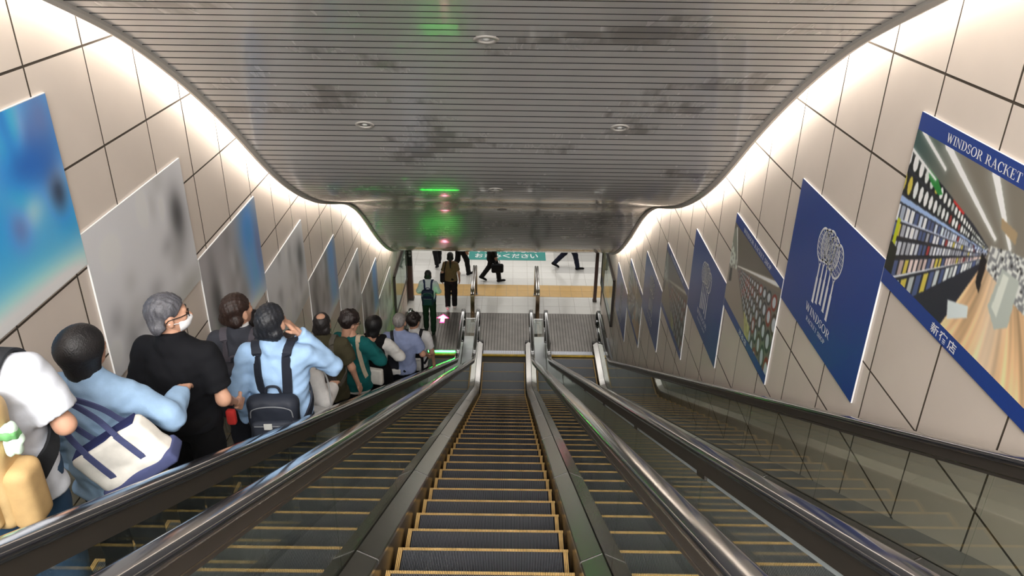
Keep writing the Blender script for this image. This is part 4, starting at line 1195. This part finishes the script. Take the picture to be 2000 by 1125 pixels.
def ribbon(P, pts, w, th, m, parent, name='strap', push=True, off=.006, world=None):
    q = catmull(pts, 6)
    if push: q = push_out(P, q, off)
    mb = MB(); n0 = 0; N = len(q); k = 4
    c = np.mean(q, 0)
    axis = np.array([0, 0, P['A']((0, 0, 1.15))[2]])
    for i, a in enumerate(q):
        t_ = unit(q[min(i+1, N-1)]-q[max(i-1, 0)])
        o = a-np.array([0, 0, a[2]]) if push else np.array([0, -1., .2])
        if push and a[2] > P['A']((0, 0, 1.40))[2]: o = np.array([0, o[1]*.5, 1.])
        o = o-t_*(o@t_); o = unit(o) if np.linalg.norm(o) > 1e-6 else np.array([0, 0, 1.])
        sd = np.cross(t_, o)
        for aa, bb in ((-w/2, -th/2), (w/2, -th/2), (w/2, th/2), (-w/2, th/2)): mb.v.append(tuple(a+sd*aa+o*bb))
    for i in range(N-1):
        for j in range(4):
            a_, b_ = i*4+j, i*4+(j+1) % 4; mb.f.append((a_, b_, b_+4, a_+4))
    mb.f += [(3, 2, 1, 0), tuple(N*4-4+j for j in range(4))]
    return mb.build(name, m, parent, smooth=False)

def backpack(P, label, c, size=(.28, .12, .40), zc=1.12, strap=(35, 36, 40), detail=(120, 122, 126), pocket=None, y0=None, group='backpacks worn by the commuters', logo=False, gap=.0, strapw=.05):
    """worn bag standing on the wearer's back: a thing of its own"""
    r = P['root']; s = P['s']; A = P['A']
    t = empty('backpack', r.location, r.rotation_euler[2]); tag(t, label, 'backpack', group)
    w, d, h = size; yb = A((0, -.135, 0))[1]-d/2-gap if y0 is None else y0
    m = fabric(c, .6); ms = fabric(strap, .7); md = fabric(detail, .5)
    z = zc*s; fold = lambda F, x, y, q: F+.003*np.sin(q*40+x*23)*np.sin(x*31+y*12)
    np_mesh('bag_body', [sdf_mesh([p_box((0, yb, z), (w/2, d/2, h/2), .045), p_rc((-w/2+.06, yb, z+h/2-.05), (w/2-.06, yb, z+h/2-.05), d/2*.95, d/2*.95)], .010, .03, 0, fold)], m, t)
    pc = fabric(pocket, .6) if pocket else m
    pk = np_mesh('front_pocket', [sdf_mesh([p_box((0, yb-d/2-.005, z-h*.17), (w*.40, .030, h*.26), .024)], .009, .02, 0, fold)], pc, t)
    zp = [(-w*.37, yb-d/2-.03, z+h*.02), (-w*.34, yb-d/2-.034, z+h*.065), (w*.34, yb-d/2-.034, z+h*.065), (w*.37, yb-d/2-.03, z+h*.02)]
    MB().tube([(-w*.34, yb-d/2-.037, z+h*.03), (w*.34, yb-d/2-.037, z+h*.03)], .004, 6).build('zip', md, pk)
    MB().tube(catmull([(-w*.42, yb-d/2-.002, z+h*.16), (-w*.36, yb-d/2-.004, z+h*.34), (0, yb-d/2-.004, z+h*.40), (w*.36, yb-d/2-.004, z+h*.34), (w*.42, yb-d/2-.002, z+h*.16)]), .004, 6, (0, 1, 0)).build('zip', md, t)
    MB().tube(catmull([(-.05, yb+d*.3, z+h/2-.01), (-.03, yb+d*.25, z+h/2+.05), (.03, yb+d*.25, z+h/2+.05), (.05, yb+d*.3, z+h/2-.01)]), .009, 6, (0, 1, 0)).build('top_handle', ms, t)
    if logo: MB().box(-.045, .005, yb-d/2-.043, yb-d/2-.036, z-.01, z+.03).build('label_patch', fabric((205, 205, 200)), t)
    for sg in (-1, 1):
        pts = [A((sg*.075, -.12, 0))+V3(0, 0, z+h*.40), A((sg*.092, -.10, 1.40)), A((sg*.105, -.03, 1.46)), A((sg*.112, .05, 1.44)), A((sg*.125, .12, 1.32)), A((sg*.150, .11, 1.15)), A((sg*.175, .0, 1.03)), A((sg*.14, -.12, 0))+V3(0, 0, z-h*.38)]
        ribbon(P, pts, strapw, .012, ms, t, 'shoulder_strap')
    return t
def feet_z(y, shift):
    n = Y0+shift+ST*math.ceil((y-(Y0+shift))/ST-1e-6); return nose(n)
def on_left(x, y, ztop):
    z = feet_z(y, .13); return (x, y, z), ztop-z
def headtop(x, u, v):
    d = fw+r2*(u-1000)/FPX+u2*(562.5-v)/FPX; q = CAM+d*(x-CAM[0])/d[0]; return q
def stand(x, u, v, dz=0.0):
    """feet on the tread below the measured head-top"""
    q = headtop(x, u, v); y = q[1]-.012; z = feet_z(y, .13); return (x, y, z), min(q[2]-z+dz, 1.90)

# ---- 1: white T-shirt, tan backpack, cropped by the left edge of the photo
loc, H = (-1.77, -13.86, feet_z(-13.86, .13)), 1.64
P1 = person('a', 'person in loose white T-shirt and jeans wearing a tan backpack, cut by the left edge', loc, H, rz=R(4), res=.011, top=dict(c=(206, 210, 220), sleeve=.74 if False else .70, hem=.80, hemr=.175, loose=.016, sl_r=.066, collar=False),
            bottom=dict(c=(42, 66, 92), loose=.022, cuff=.075, name='jeans'), hair=('short', (22, 20, 20)), arms=dict(R=[(.175, 0, 1.36), (.265, .0, 1.12), (.13, .21, 1.06)], L=[(-.175, 0, 1.36), (-.27, -.02, 1.13), (-.24, .22, 1.07)]), shoes=(226, 226, 224), build=1.05)
bp = backpack(P1, 'tan canvas backpack with black straps on the person in white', (200, 170, 122), (.34, .17, .50), 1.12, strap=(40, 42, 46), detail=(28, 26, 24), strapw=.085)
yb = -.135*P1['s']-.085
for k in range(4):
    MB().box(-.08, .14, yb-.135, yb-.12, .93+k*.035, .942+k*.035).build('webbing_loop', M_black, bp)
np_mesh('side_bottle_pocket', [sdf_mesh([p_box((.185, yb, .98*P1['s']), (.05, .07, .13), .04)], .010, .02)], fabric((192, 160, 112), .7), bp)
t = empty('plastic_bag', (-1.77, -13.86, loc[2])); t.rotation_euler = (0, 0, R(4)); tag(t, 'small green and white plastic packet tucked into the tan backpack', 'packet')
np_mesh('wrapper', [sdf_mesh([p_box((.20, yb-.01, 1.18), (.030, .022, .06), .018)], .006, .01, 0, lambda F, x, y, z: F+.008*np.sin(z*75+x*60)*np.sin(x*110+y*40))], fabric((205, 226, 210), .5), t)
np_mesh('green_band', [sdf_mesh([p_box((.20, yb-.014, 1.205), (.031, .024, .018), .010)], .006, .01, 0, lambda F, x, y, z: F+.005*np.sin(z*75+x*60)*np.sin(x*110+y*40))], fabric((108, 170, 108), .5), t)

# ---- 2: woman in light-blue shirt with tote
loc, H = stand(-1.75, 150, 636, .0)
P2 = person('b', 'person with black bob in an oversized light-blue shirt carrying a white tote', loc, H, rz=R(-4), top=dict(c=(150, 180, 212), sleeve=1, hem=.78, hemr=.19, loose=.014, sl_r=.058, fold=.010), bottom=dict(c=(22, 22, 28)), hair=('bob', (20, 18, 20)), head=(R(-18), R(4)), girl=True,
            arms=dict(R=[(.160, 0, 1.35), (.33, .05, 1.20), (.27, .28, 1.17)]), shoes=(30, 30, 32))
def tote(P, off, rz_, lab):
    r = P['root']; t = empty('tote_bag', Vector(r.location)+Vector(off), rz_); tag(t, lab, 'tote bag')
    w, h, d = .36, .26, .13
    cv, nv = fabric((226, 222, 214)), fabric((74, 80, 118))
    def taper(F, x, y, z): return F+.004*np.sin(x*31+z*22)*np.sin(z*17)
    np_mesh('canvas_body', [sdf_mesh([p_box((0, 0, h/2), (w/2, d/2*.8, h/2), .03), p_box((0, 0, .05), (w/2*.92, d/2, .05), .03)], .009, .03, 0, taper)], cv, t)
    np_mesh('navy_base', [sdf_mesh([p_box((0, 0, .030), (w/2+.006, d/2+.008, .036), .02)], .009, .02)], nv, t)
    MB().box(-w/2+.02, w/2-.02, -d/2*.5, d/2*.5, h-.004, h+.004).build('dark_opening', fabric((40, 46, 90)), t)
    for sy in (-1, 1):
        for sx in (-1, 1):
            MB().sweep([(sx*.085, sy*(d/2*.8+.006), .05), (sx*.083, sy*(d/2*.8+.007), .15), (sx*.08, sy*(d/2*.8+.004), h)], [(-.014, -.003), (.014, -.003), (.014, .003), (-.014, .003)], upv=(0, 1, 0)).build('webbing_stripe', nv, t)
        q = catmull([(-.08, sy*d/2*.8, h), (-.072, sy*.035, h+.11), (-.03, .0+sy*.012, h+.23), (.03, .0+sy*.012, h+.23), (.072, sy*.035, h+.11), (.08, sy*d/2*.8, h)])
        MB().sweep([tuple(a) for a in q], [(-.012, -.004), (.012, -.004), (.012, .004), (-.012, .004)], upv=(0, 1, 0)).build('handle', nv, t)
    return t
tb = tote(P2, (.28, -.20, .995), R(14), 'white canvas tote with navy base and handles on the light-blue shirt shoulder')
tb.rotation_euler = (R(4), R(-32), R(10))

# ---- 3: grey-haired man in black
loc, H = stand(-1.66, 320, 573)
P3 = person('c', 'grey-haired person in black polo and trousers with glasses and white mask', loc, H, rz=R(-6), top=dict(c=(14, 15, 20), sleeve=.70, hem=.90, loose=.014, sl_r=.058), bottom=dict(c=(12, 12, 15), loose=.02), hair=('short', (80, 80, 86)), head=(R(-52), R(2)), build=1.08,
            arms=dict(R=[(.178, 0, 1.36), (.25, -.03, 1.09), (.23, .14, .95)]))
def head_part(P, name, f, m, res=.006, k=.01):
    V, Q = sdf_mesh(f, res, k); return np_mesh(name, [(V@P['Rm'].T*P['s']+P['hc'], Q)], m, P['root'])
def head_tube(P, name, pts, r, m):
    q = [tuple(P['Rm']@np.array(a)*P['s']+P['hc']) for a in pts]; return MB().tube(q, r, 6, (0, .1, 1)).build(name, m, P['root'])
def mask(P):
    f = [p_cut(p_ell((0, .030, -.048), (.066, .078, .056)), lambda x, y, z: .035-y), p_ell((0, .10, -.035), (.022, .018, .022))]
    head_part(P, 'face_mask', f, M_maskc)
    for sg in (-1, 1): head_tube(P, 'mask_loop', [(sg*.058, .055, -.035), (sg*.080, .01, -.02), (sg*.084, -.018, -.012)], .0022, M_maskc)
def glasses(P, c=(20, 18, 18)):
    m = fabric(c, .3)
    for sg in (-1, 1):
        ring = [(sg*.034+.024*math.cos(a), .098-.004*abs(math.cos(a)), .004+.017*math.sin(a)) for a in np.linspace(0, 2*math.pi, 15)]
        head_tube(P, 'spectacle_rim', ring, .0025, m)
        head_tube(P, 'spectacle_temple', [(sg*.058, .093, .010), (sg*.080, .05, .012), (sg*.086, -.015, .010), (sg*.084, -.03, -.005)], .0026, m)
        q = [tuple(P['Rm']@np.array((sg*.034+.022*math.cos(a), .097, .004+.0155*math.sin(a)))*P['s']+P['hc']) for a in np.linspace(0, 2*math.pi, 13)[:-1]]
        MB().poly(q).build('lens', M_lens, P['root'])
    head_tube(P, 'spectacle_bridge', [(-.012, .098, .008), (0, .103, .010), (.012, .098, .008)], .0024, m)
mask(P3); glasses(P3)
t = empty('red_pouch', Vector(loc)+Vector((.235, .02, .84))); tag(t, 'small red pouch held at the side of the person in black', 'pouch')
np_mesh('pouch_body', [sdf_mesh([p_box((0, 0, .06), (.028, .02, .05), .015)], .009, .01)], fabric((150, 36, 32)), t)
MB().tube(catmull([(-.02, 0, .12), (-.02, .01, .17), (.02, .01, .17), (.02, 0, .12)]), .004, 6, (0, 1, 0)).build('loop', M_black, t)

# ---- 4: dark suit
loc, H = stand(-1.84, 458, 573)
P4 = person('d', 'person in charcoal suit jacket and white collar with brown hair wearing a grey backpack', loc, H, rz=R(2), top=dict(c=(62, 64, 72), sleeve=1, hem=.82, hemr=.17, loose=.014, name='jacket', collar=True), bottom=dict(c=(46, 48, 56)), hair=('short', (42, 26, 20)), head=(R(-30), R(4)))
np_mesh('white_collar', [sdf_mesh([p_rc(P4['A']((0, -.006, 1.44)), P4['A']((0, 0, 1.50)), .066*P4['s'], .062*P4['s'], hi=1.0)], .008, 0)], fabric((225, 225, 225)), P4['root'])
backpack(P4, 'charcoal backpack with grey straps on the person in the suit', (52, 52, 60), (.30, .13, .42), 1.10, strap=(84, 80, 88))

# ---- 5: mostly hidden behind the light-blue shirt
loc, H = stand(-1.97, 488, 605)
P5 = person('e', 'dark-haired person in striped white shirt, mostly hidden behind the man with raised hand', loc, H, res=.014, top=dict(c=(205, 205, 208), sleeve=1), bottom=dict(c=(40, 40, 46)), hair=('short', (28, 20, 20)), head=(R(-20), 0), arms=dict(R=[(.165, 0, 1.36), (.20, .03, 1.09), (.08, .22, 1.05)], L=[(-.165, 0, 1.36), (-.20, .03, 1.09), (-.08, .22, 1.05)]))

# ---- 6: light-blue shirt, hand at ear, black backpack
loc, H = stand(-1.34, 525, 592)
P6 = person('f', 'person in pale blue long-sleeved shirt with a hand raised to the ear, black backpack', loc, H, rz=R(3), top=dict(c=(158, 190, 226), sleeve=1, hem=.84, hemr=.168, loose=.013, sl_r=.052, fold=.009), bottom=dict(c=(36, 40, 52), loose=.016), hair=('short', (30, 32, 38)), head=(R(-14), R(8)), build=1.06,
            arms=dict(R=[(.175, 0, 1.36), (.315, .13, 1.20), (.135, .10, 1.45)], L=[(-.175, 0, 1.36), (-.255, -.03, 1.11), (-.235, .05, .87)]), extras=(('palm_R', (-.8, -.2, -.2)), ('curl_R', .35)))
backpack(P6, 'black leather backpack with a white label on the pale blue shirt', (40, 44, 54), (.31, .12, .33), 1.02, strap=(36, 40, 50), logo=True, pocket=(52, 56, 66), strapw=.06)

# ---- 7: woman in profile
loc, H = stand(-1.42, 576, 643)
P7 = person('g', 'person with tied dark hair in profile, white blouse, beside the olive shirt', loc, H, rz=R(-30), res=.013, top=dict(c=(214, 212, 210), sleeve=1, loose=.018), bottom=dict(c=(205, 202, 196), skirt=.40, name='skirt', loose=.0), hair=('ponytail', (36, 24, 22)), head=(R(-62), R(4)), girl=True, arms=dict(R=[(.150, 0, 1.35), (.21, .02, 1.12), (.10, .22, 1.10)]))
t = empty('shoulder_bag', Vector(loc)+Vector((.17, -.20, .80)), R(-10)); tag(t, 'pale cloth shoulder bag hanging beside the person in profile', 'bag')
np_mesh('bag_body', [sdf_mesh([p_box((0, 0, .15), (.14, .05, .15), .04)], .011, .02, 0, lambda F, x, y, z: F+.004*np.sin(z*40+x*30))], fabric((186, 186, 186)), t)
MB().tube(catmull([(-.10, 0, .28), (-.08, .05, .45), (-.04, .12, .56), (.04, .10, .50), (.10, 0, .28)]), .007, 6, (0, 1, 0)).build('strap', fabric((150, 150, 150)), t)

# ---- 8: olive shirt
loc, H = stand(-1.72, 627, 611)
P8 = person('h', 'balding person in olive short-sleeved shirt wearing a small grey backpack', loc, H, rz=R(2), res=.014, top=dict(c=(70, 66, 48), sleeve=.70, hem=.74, hemr=.178, loose=.016, sl_r=.062, fold=.008), bottom=dict(c=(24, 24, 26)), hair=('balding', (34, 30, 30)), build=1.05, arms=dict(R=[(.178, 0, 1.36), (.26, -.03, 1.10), (.30, .05, .84)]))
backpack(P8, 'small dark grey backpack on the olive shirt', (78, 72, 70), (.26, .10, .32), 1.06, strap=(92, 88, 80), detail=(120, 112, 108))

# ---- 9: teal cardigan
loc, H = stand(-1.62, 681, 609)
P9 = person('i', 'curly-haired person with glasses in a teal cardigan over a white top', loc, H, rz=R(-14), res=.014, top=dict(c=(18, 92, 92), sleeve=1, hem=.80, hemr=.185, loose=.016, sl_r=.058, fold=.008, name='cardigan', collar=False), bottom=dict(c=(20, 20, 22)), hair=('curly', (36, 26, 24)), head=(R(-34), R(-14)), girl=True, arms=dict(R=[(.155, 0, 1.35), (.29, .06, 1.14), (.12, .24, 1.20)]))
np_mesh('white_hem', [sdf_mesh([p_rc(P9['A']((0, 0, .86)), P9['A']((0, 0, .765)), .178*P9['s'], .182*P9['s'], .72, lo=0, hi=1)], .013, 0)], fabric((214, 212, 208)), P9['root'])
np_mesh('white_neck', [sdf_mesh([p_rc(P9['A']((0, -.03, 1.35)), P9['A']((0, -.012, 1.42)), .095*P9['s'], .075*P9['s'], .85, hi=1.0)], .011, 0)], fabric((222, 220, 216)), P9['root'])
glasses(P9)
t = empty('tote_bag', Vector(loc)+Vector((.23, .02, .84)), R(-14)); tag(t, 'cream shoulder bag with beige strap against the teal cardigan', 'shoulder bag')
np_mesh('bag_body', [sdf_mesh([p_box((0, 0, .11), (.10, .035, .10), .02)], .012, .02)], fabric((208, 204, 196)), t)
ribbon(P9, [P9['A'](q) for q in ((.175, -.06, .98), (.165, -.11, 1.15), (.125, -.10, 1.34), (.10, -.02, 1.45), (.11, .08, 1.36))], .05, .010, fabric((186, 172, 150)), P9['root'], 'bag_strap')

# ---- 10: black dress, white sleeves
loc, H = stand(-1.58, 729, 618)
P10 = person('j', 'person with black bob in sleeveless black dress over puffed white sleeves', loc, H, rz=R(-8), res=.015, top=dict(c=(222, 220, 216), sleeve=1, hem=1.1, loose=.006, sl_r=.068, fold=.008, collar=False, cone=False, name='blouse'), bottom=dict(c=(12, 12, 14), skirt=.30, name='dress_skirt', loose=.02), hair=('bob', (16, 14, 15)), head=(R(-12), R(-12)), girl=True, arms=dict(R=[(.150, 0, 1.35), (.27, .07, 1.15), (.14, .27, 1.12)], L=[(-.150, 0, 1.35), (-.25, .08, 1.16), (-.12, .26, 1.22)]))
np_mesh('dress_bodice', [sdf_mesh(P10['torso'][:3]+[p_rc(P10['A']((-.10, 0, 1.40)), P10['A']((.10, 0, 1.40)), .055*P10['s'], .055*P10['s'])], 0.014, .03, .020, lambda F, x, y, z: np.maximum(F, np.maximum(np.abs(x)-.135*P10['s'], .07*P10['s']-np.sqrt(x*x+(y-.02)**2+(z-1.47*P10['s'])**2)))) ], fabric((12, 12, 14)), P10['root'])

# ---- 11: blue-grey short-sleeved shirt with black shoulder bag
loc, H = stand(-1.38, 779, 611)
P11 = person('k', 'grey-haired person in blue-grey short-sleeved shirt resting a hand on the handrail', loc, H, rz=R(0), res=.016, top=dict(c=(140, 152, 188), sleeve=.70, hem=.90, loose=.013, sl_r=.058), bottom=dict(c=(24, 26, 34)), hair=('crew', (136, 132, 130)), head=(R(-6), R(0)), build=1.08, arms=dict(R=[(.178, 0, 1.36), (.27, .02, 1.12), (.30, .22, .99)]))
t = empty('shoulder_bag', Vector(loc)+Vector((-.15, -.20, 1.00*P11['s']))); tag(t, 'black nylon shoulder bag slung on the back of the blue-grey shirt', 'shoulder bag')
np_mesh('bag_body', [sdf_mesh([p_box((0, 0, .13), (.14, .06, .14), .04)], .014, .02)], fabric((34, 36, 44), .6), t)
np_mesh('white_cloth', [sdf_mesh([p_box((.08, -.075, .02), (.09, .02, .04), .015)], .012, .02, 0, lambda F, x, y, z: F+.006*np.sin(x*60))], fabric((222, 222, 220)), t)
ribbon(P11, [P11['A'](q) for q in ((.0, -.14, 1.12), (-.05, -.12, 1.28), (-.09, -.08, 1.42), (-.10, .02, 1.46), (-.10, .09, 1.36))], .045, .010, fabric((34, 36, 44), .6), P11['root'], 'bag_strap')

# ---- 12: white shirt with white and black backpack
loc, H = stand(-1.36, 808, 612)
P12 = person('l', 'dark-haired person in white shirt wearing a white-panelled black backpack', loc, H, res=.016, top=dict(c=(222, 222, 222), sleeve=.70, hem=.86, loose=.016), bottom=dict(c=(20, 20, 22)), hair=('curly', (30, 22, 20)), head=(R(-25), R(-4)))
backpack(P12, 'black backpack with a white front panel, lowest on the left escalator', (28, 28, 32), (.30, .13, .44), 1.10, pocket=(212, 212, 210), strap=(30, 30, 34))

# ---- 13: man on the landing
loc = (-1.88, 1.08, 0.006); H = 1.70
P13 = person('m', 'person in white shirt stepping off onto the left landing with a navy backpack', loc, H, rz=R(0), res=.017, top=dict(c=(214, 222, 226), sleeve=.9, hem=.92, loose=.014), bottom=dict(c=(22, 30, 28)), hair=('short', (20, 20, 18)), arms=dict(R=[(.172, 0, 1.36), (.25, .02, 1.13), (.18, .20, 1.02)], L=[(-.172, 0, 1.36), (-.25, .02, 1.13), (-.18, .20, 1.02)]), group='people walking on the lower level',
             legs=dict(R=[(.085, 0, .90), (.10, -.03, .48), (.10, -.13, .085)], L=[(-.085, 0, .90), (-.095, .05, .48), (-.095, .05, .085)]))
backpack(P13, 'navy backpack on the person stepping onto the landing', (28, 38, 62), (.28, .13, .40), 1.06, strap=(36, 48, 78))

WALK = 'people walking on the lower level'
# ---- 14: brown T-shirt and ponytail
loc = (-1.43, 2.28, .002); H = 1.66
P14 = person('n', 'person in brown T-shirt with long black ponytail walking off the left landing', loc, H, rz=R(4), res=.017, top=dict(c=(104, 84, 58), sleeve=.62, hem=.90, loose=.014, collar=False), bottom=dict(c=(18, 18, 20), loose=.016), hair=('ponytail', (18, 15, 15)), girl=True, shoes=(214, 206, 204), group=WALK,
             legs=dict(R=[(.085, 0, .90), (.09, .06, .48), (.09, .10, .085)], L=[(-.085, 0, .90), (-.09, .0, .48), (-.09, -.16, .175)]), extras=(('foot_L', R(-35)),))
t = empty('shoulder_bag', (loc[0]-.21, loc[1]-.02, .84)); tag(t, 'black shoulder bag at the side of the person in the brown T-shirt', 'shoulder bag')
np_mesh('bag_body', [sdf_mesh([p_box((0, 0, .13), (.06, .11, .13), .04)], .014, .02)], fabric((18, 18, 20), .6), t)
ribbon(P14, [P14['A'](q) for q in ((-.17, -.06, 1.06), (-.165, -.09, 1.2), (-.13, -.08, 1.38), (-.11, .0, 1.45), (-.13, .08, 1.36))], .03, .010, fabric((18, 18, 20), .6), P14['root'], 'bag_strap')

# ---- 15-18: passers-by in the concourse
def walker(lab, loc, H, rz, top, bottom, hair, stride, shoes=(16, 16, 18), arms=None, girl=False, **kw):
    f, b = stride
    return person('w', lab, loc, H, rz=rz, res=.018, top=top, bottom=bottom, hair=hair, shoes=shoes, girl=girl, group=WALK, arms=arms,
                  legs=dict(R=[(.08, 0, .89), (.085, f*.62+.03, .49), (.08, f, .094)], L=[(-.08, 0, .89), (-.085, -b*.30+.04, .48), (-.08, -b, .155)]), extras=(('foot_L', R(-28)), ('foot_R', R(6))), **kw)
walker('person in black clothes walking away at the far left of the concourse', (-2.02, 4.98, .002), 1.70, R(18), dict(c=(16, 16, 18), sleeve=1), dict(c=(16, 16, 18)), ('short', (20, 18, 18)), (.20, .22))
walker('person in black suit walking behind the ponytailed person', (-1.32, 4.35, .002), 1.72, R(-60), dict(c=(14, 14, 16), sleeve=1, name='jacket'), dict(c=(15, 15, 17)), ('short', (18, 16, 16)), (.22, .26))
P17 = walker('person in black walking past the teal floor sign with a black bag', (-.40, 4.00, .002), 1.66, R(-80), dict(c=(12, 12, 14), sleeve=1, hem=.70, hemr=.21, name='coat'), dict(c=(14, 14, 16)), ('bob', (16, 14, 14)), (.20, .28), girl=True,
             arms=dict(R=[(.150, 0, 1.35), (.20, -.02, 1.10), (.20, .06, .87)]))
t = empty('handbag', (-.24, 3.76, .40)); t.rotation_euler = (0, 0, R(4)); tag(t, 'black handbag carried past the teal floor sign', 'handbag')
np_mesh('bag_body', [sdf_mesh([p_box((0, 0, .13), (.17, .06, .13), .045)], .014, .02)], fabric((16, 16, 18), .6), t)
MB().tube(catmull([(-.07, 0, .24), (-.05, 0, .37), (.05, 0, .37), (.07, 0, .24)]), .008, 6, (0, 1, 0)).build('handle', M_black, t)
walker('person in navy trousers striding to the right of the concourse', (1.79, 4.92, .002), 1.72, R(-90), dict(c=(40, 44, 60), sleeve=1, name='jacket'), dict(c=(26, 30, 46)), ('short', (22, 20, 20)), (.31, .36))
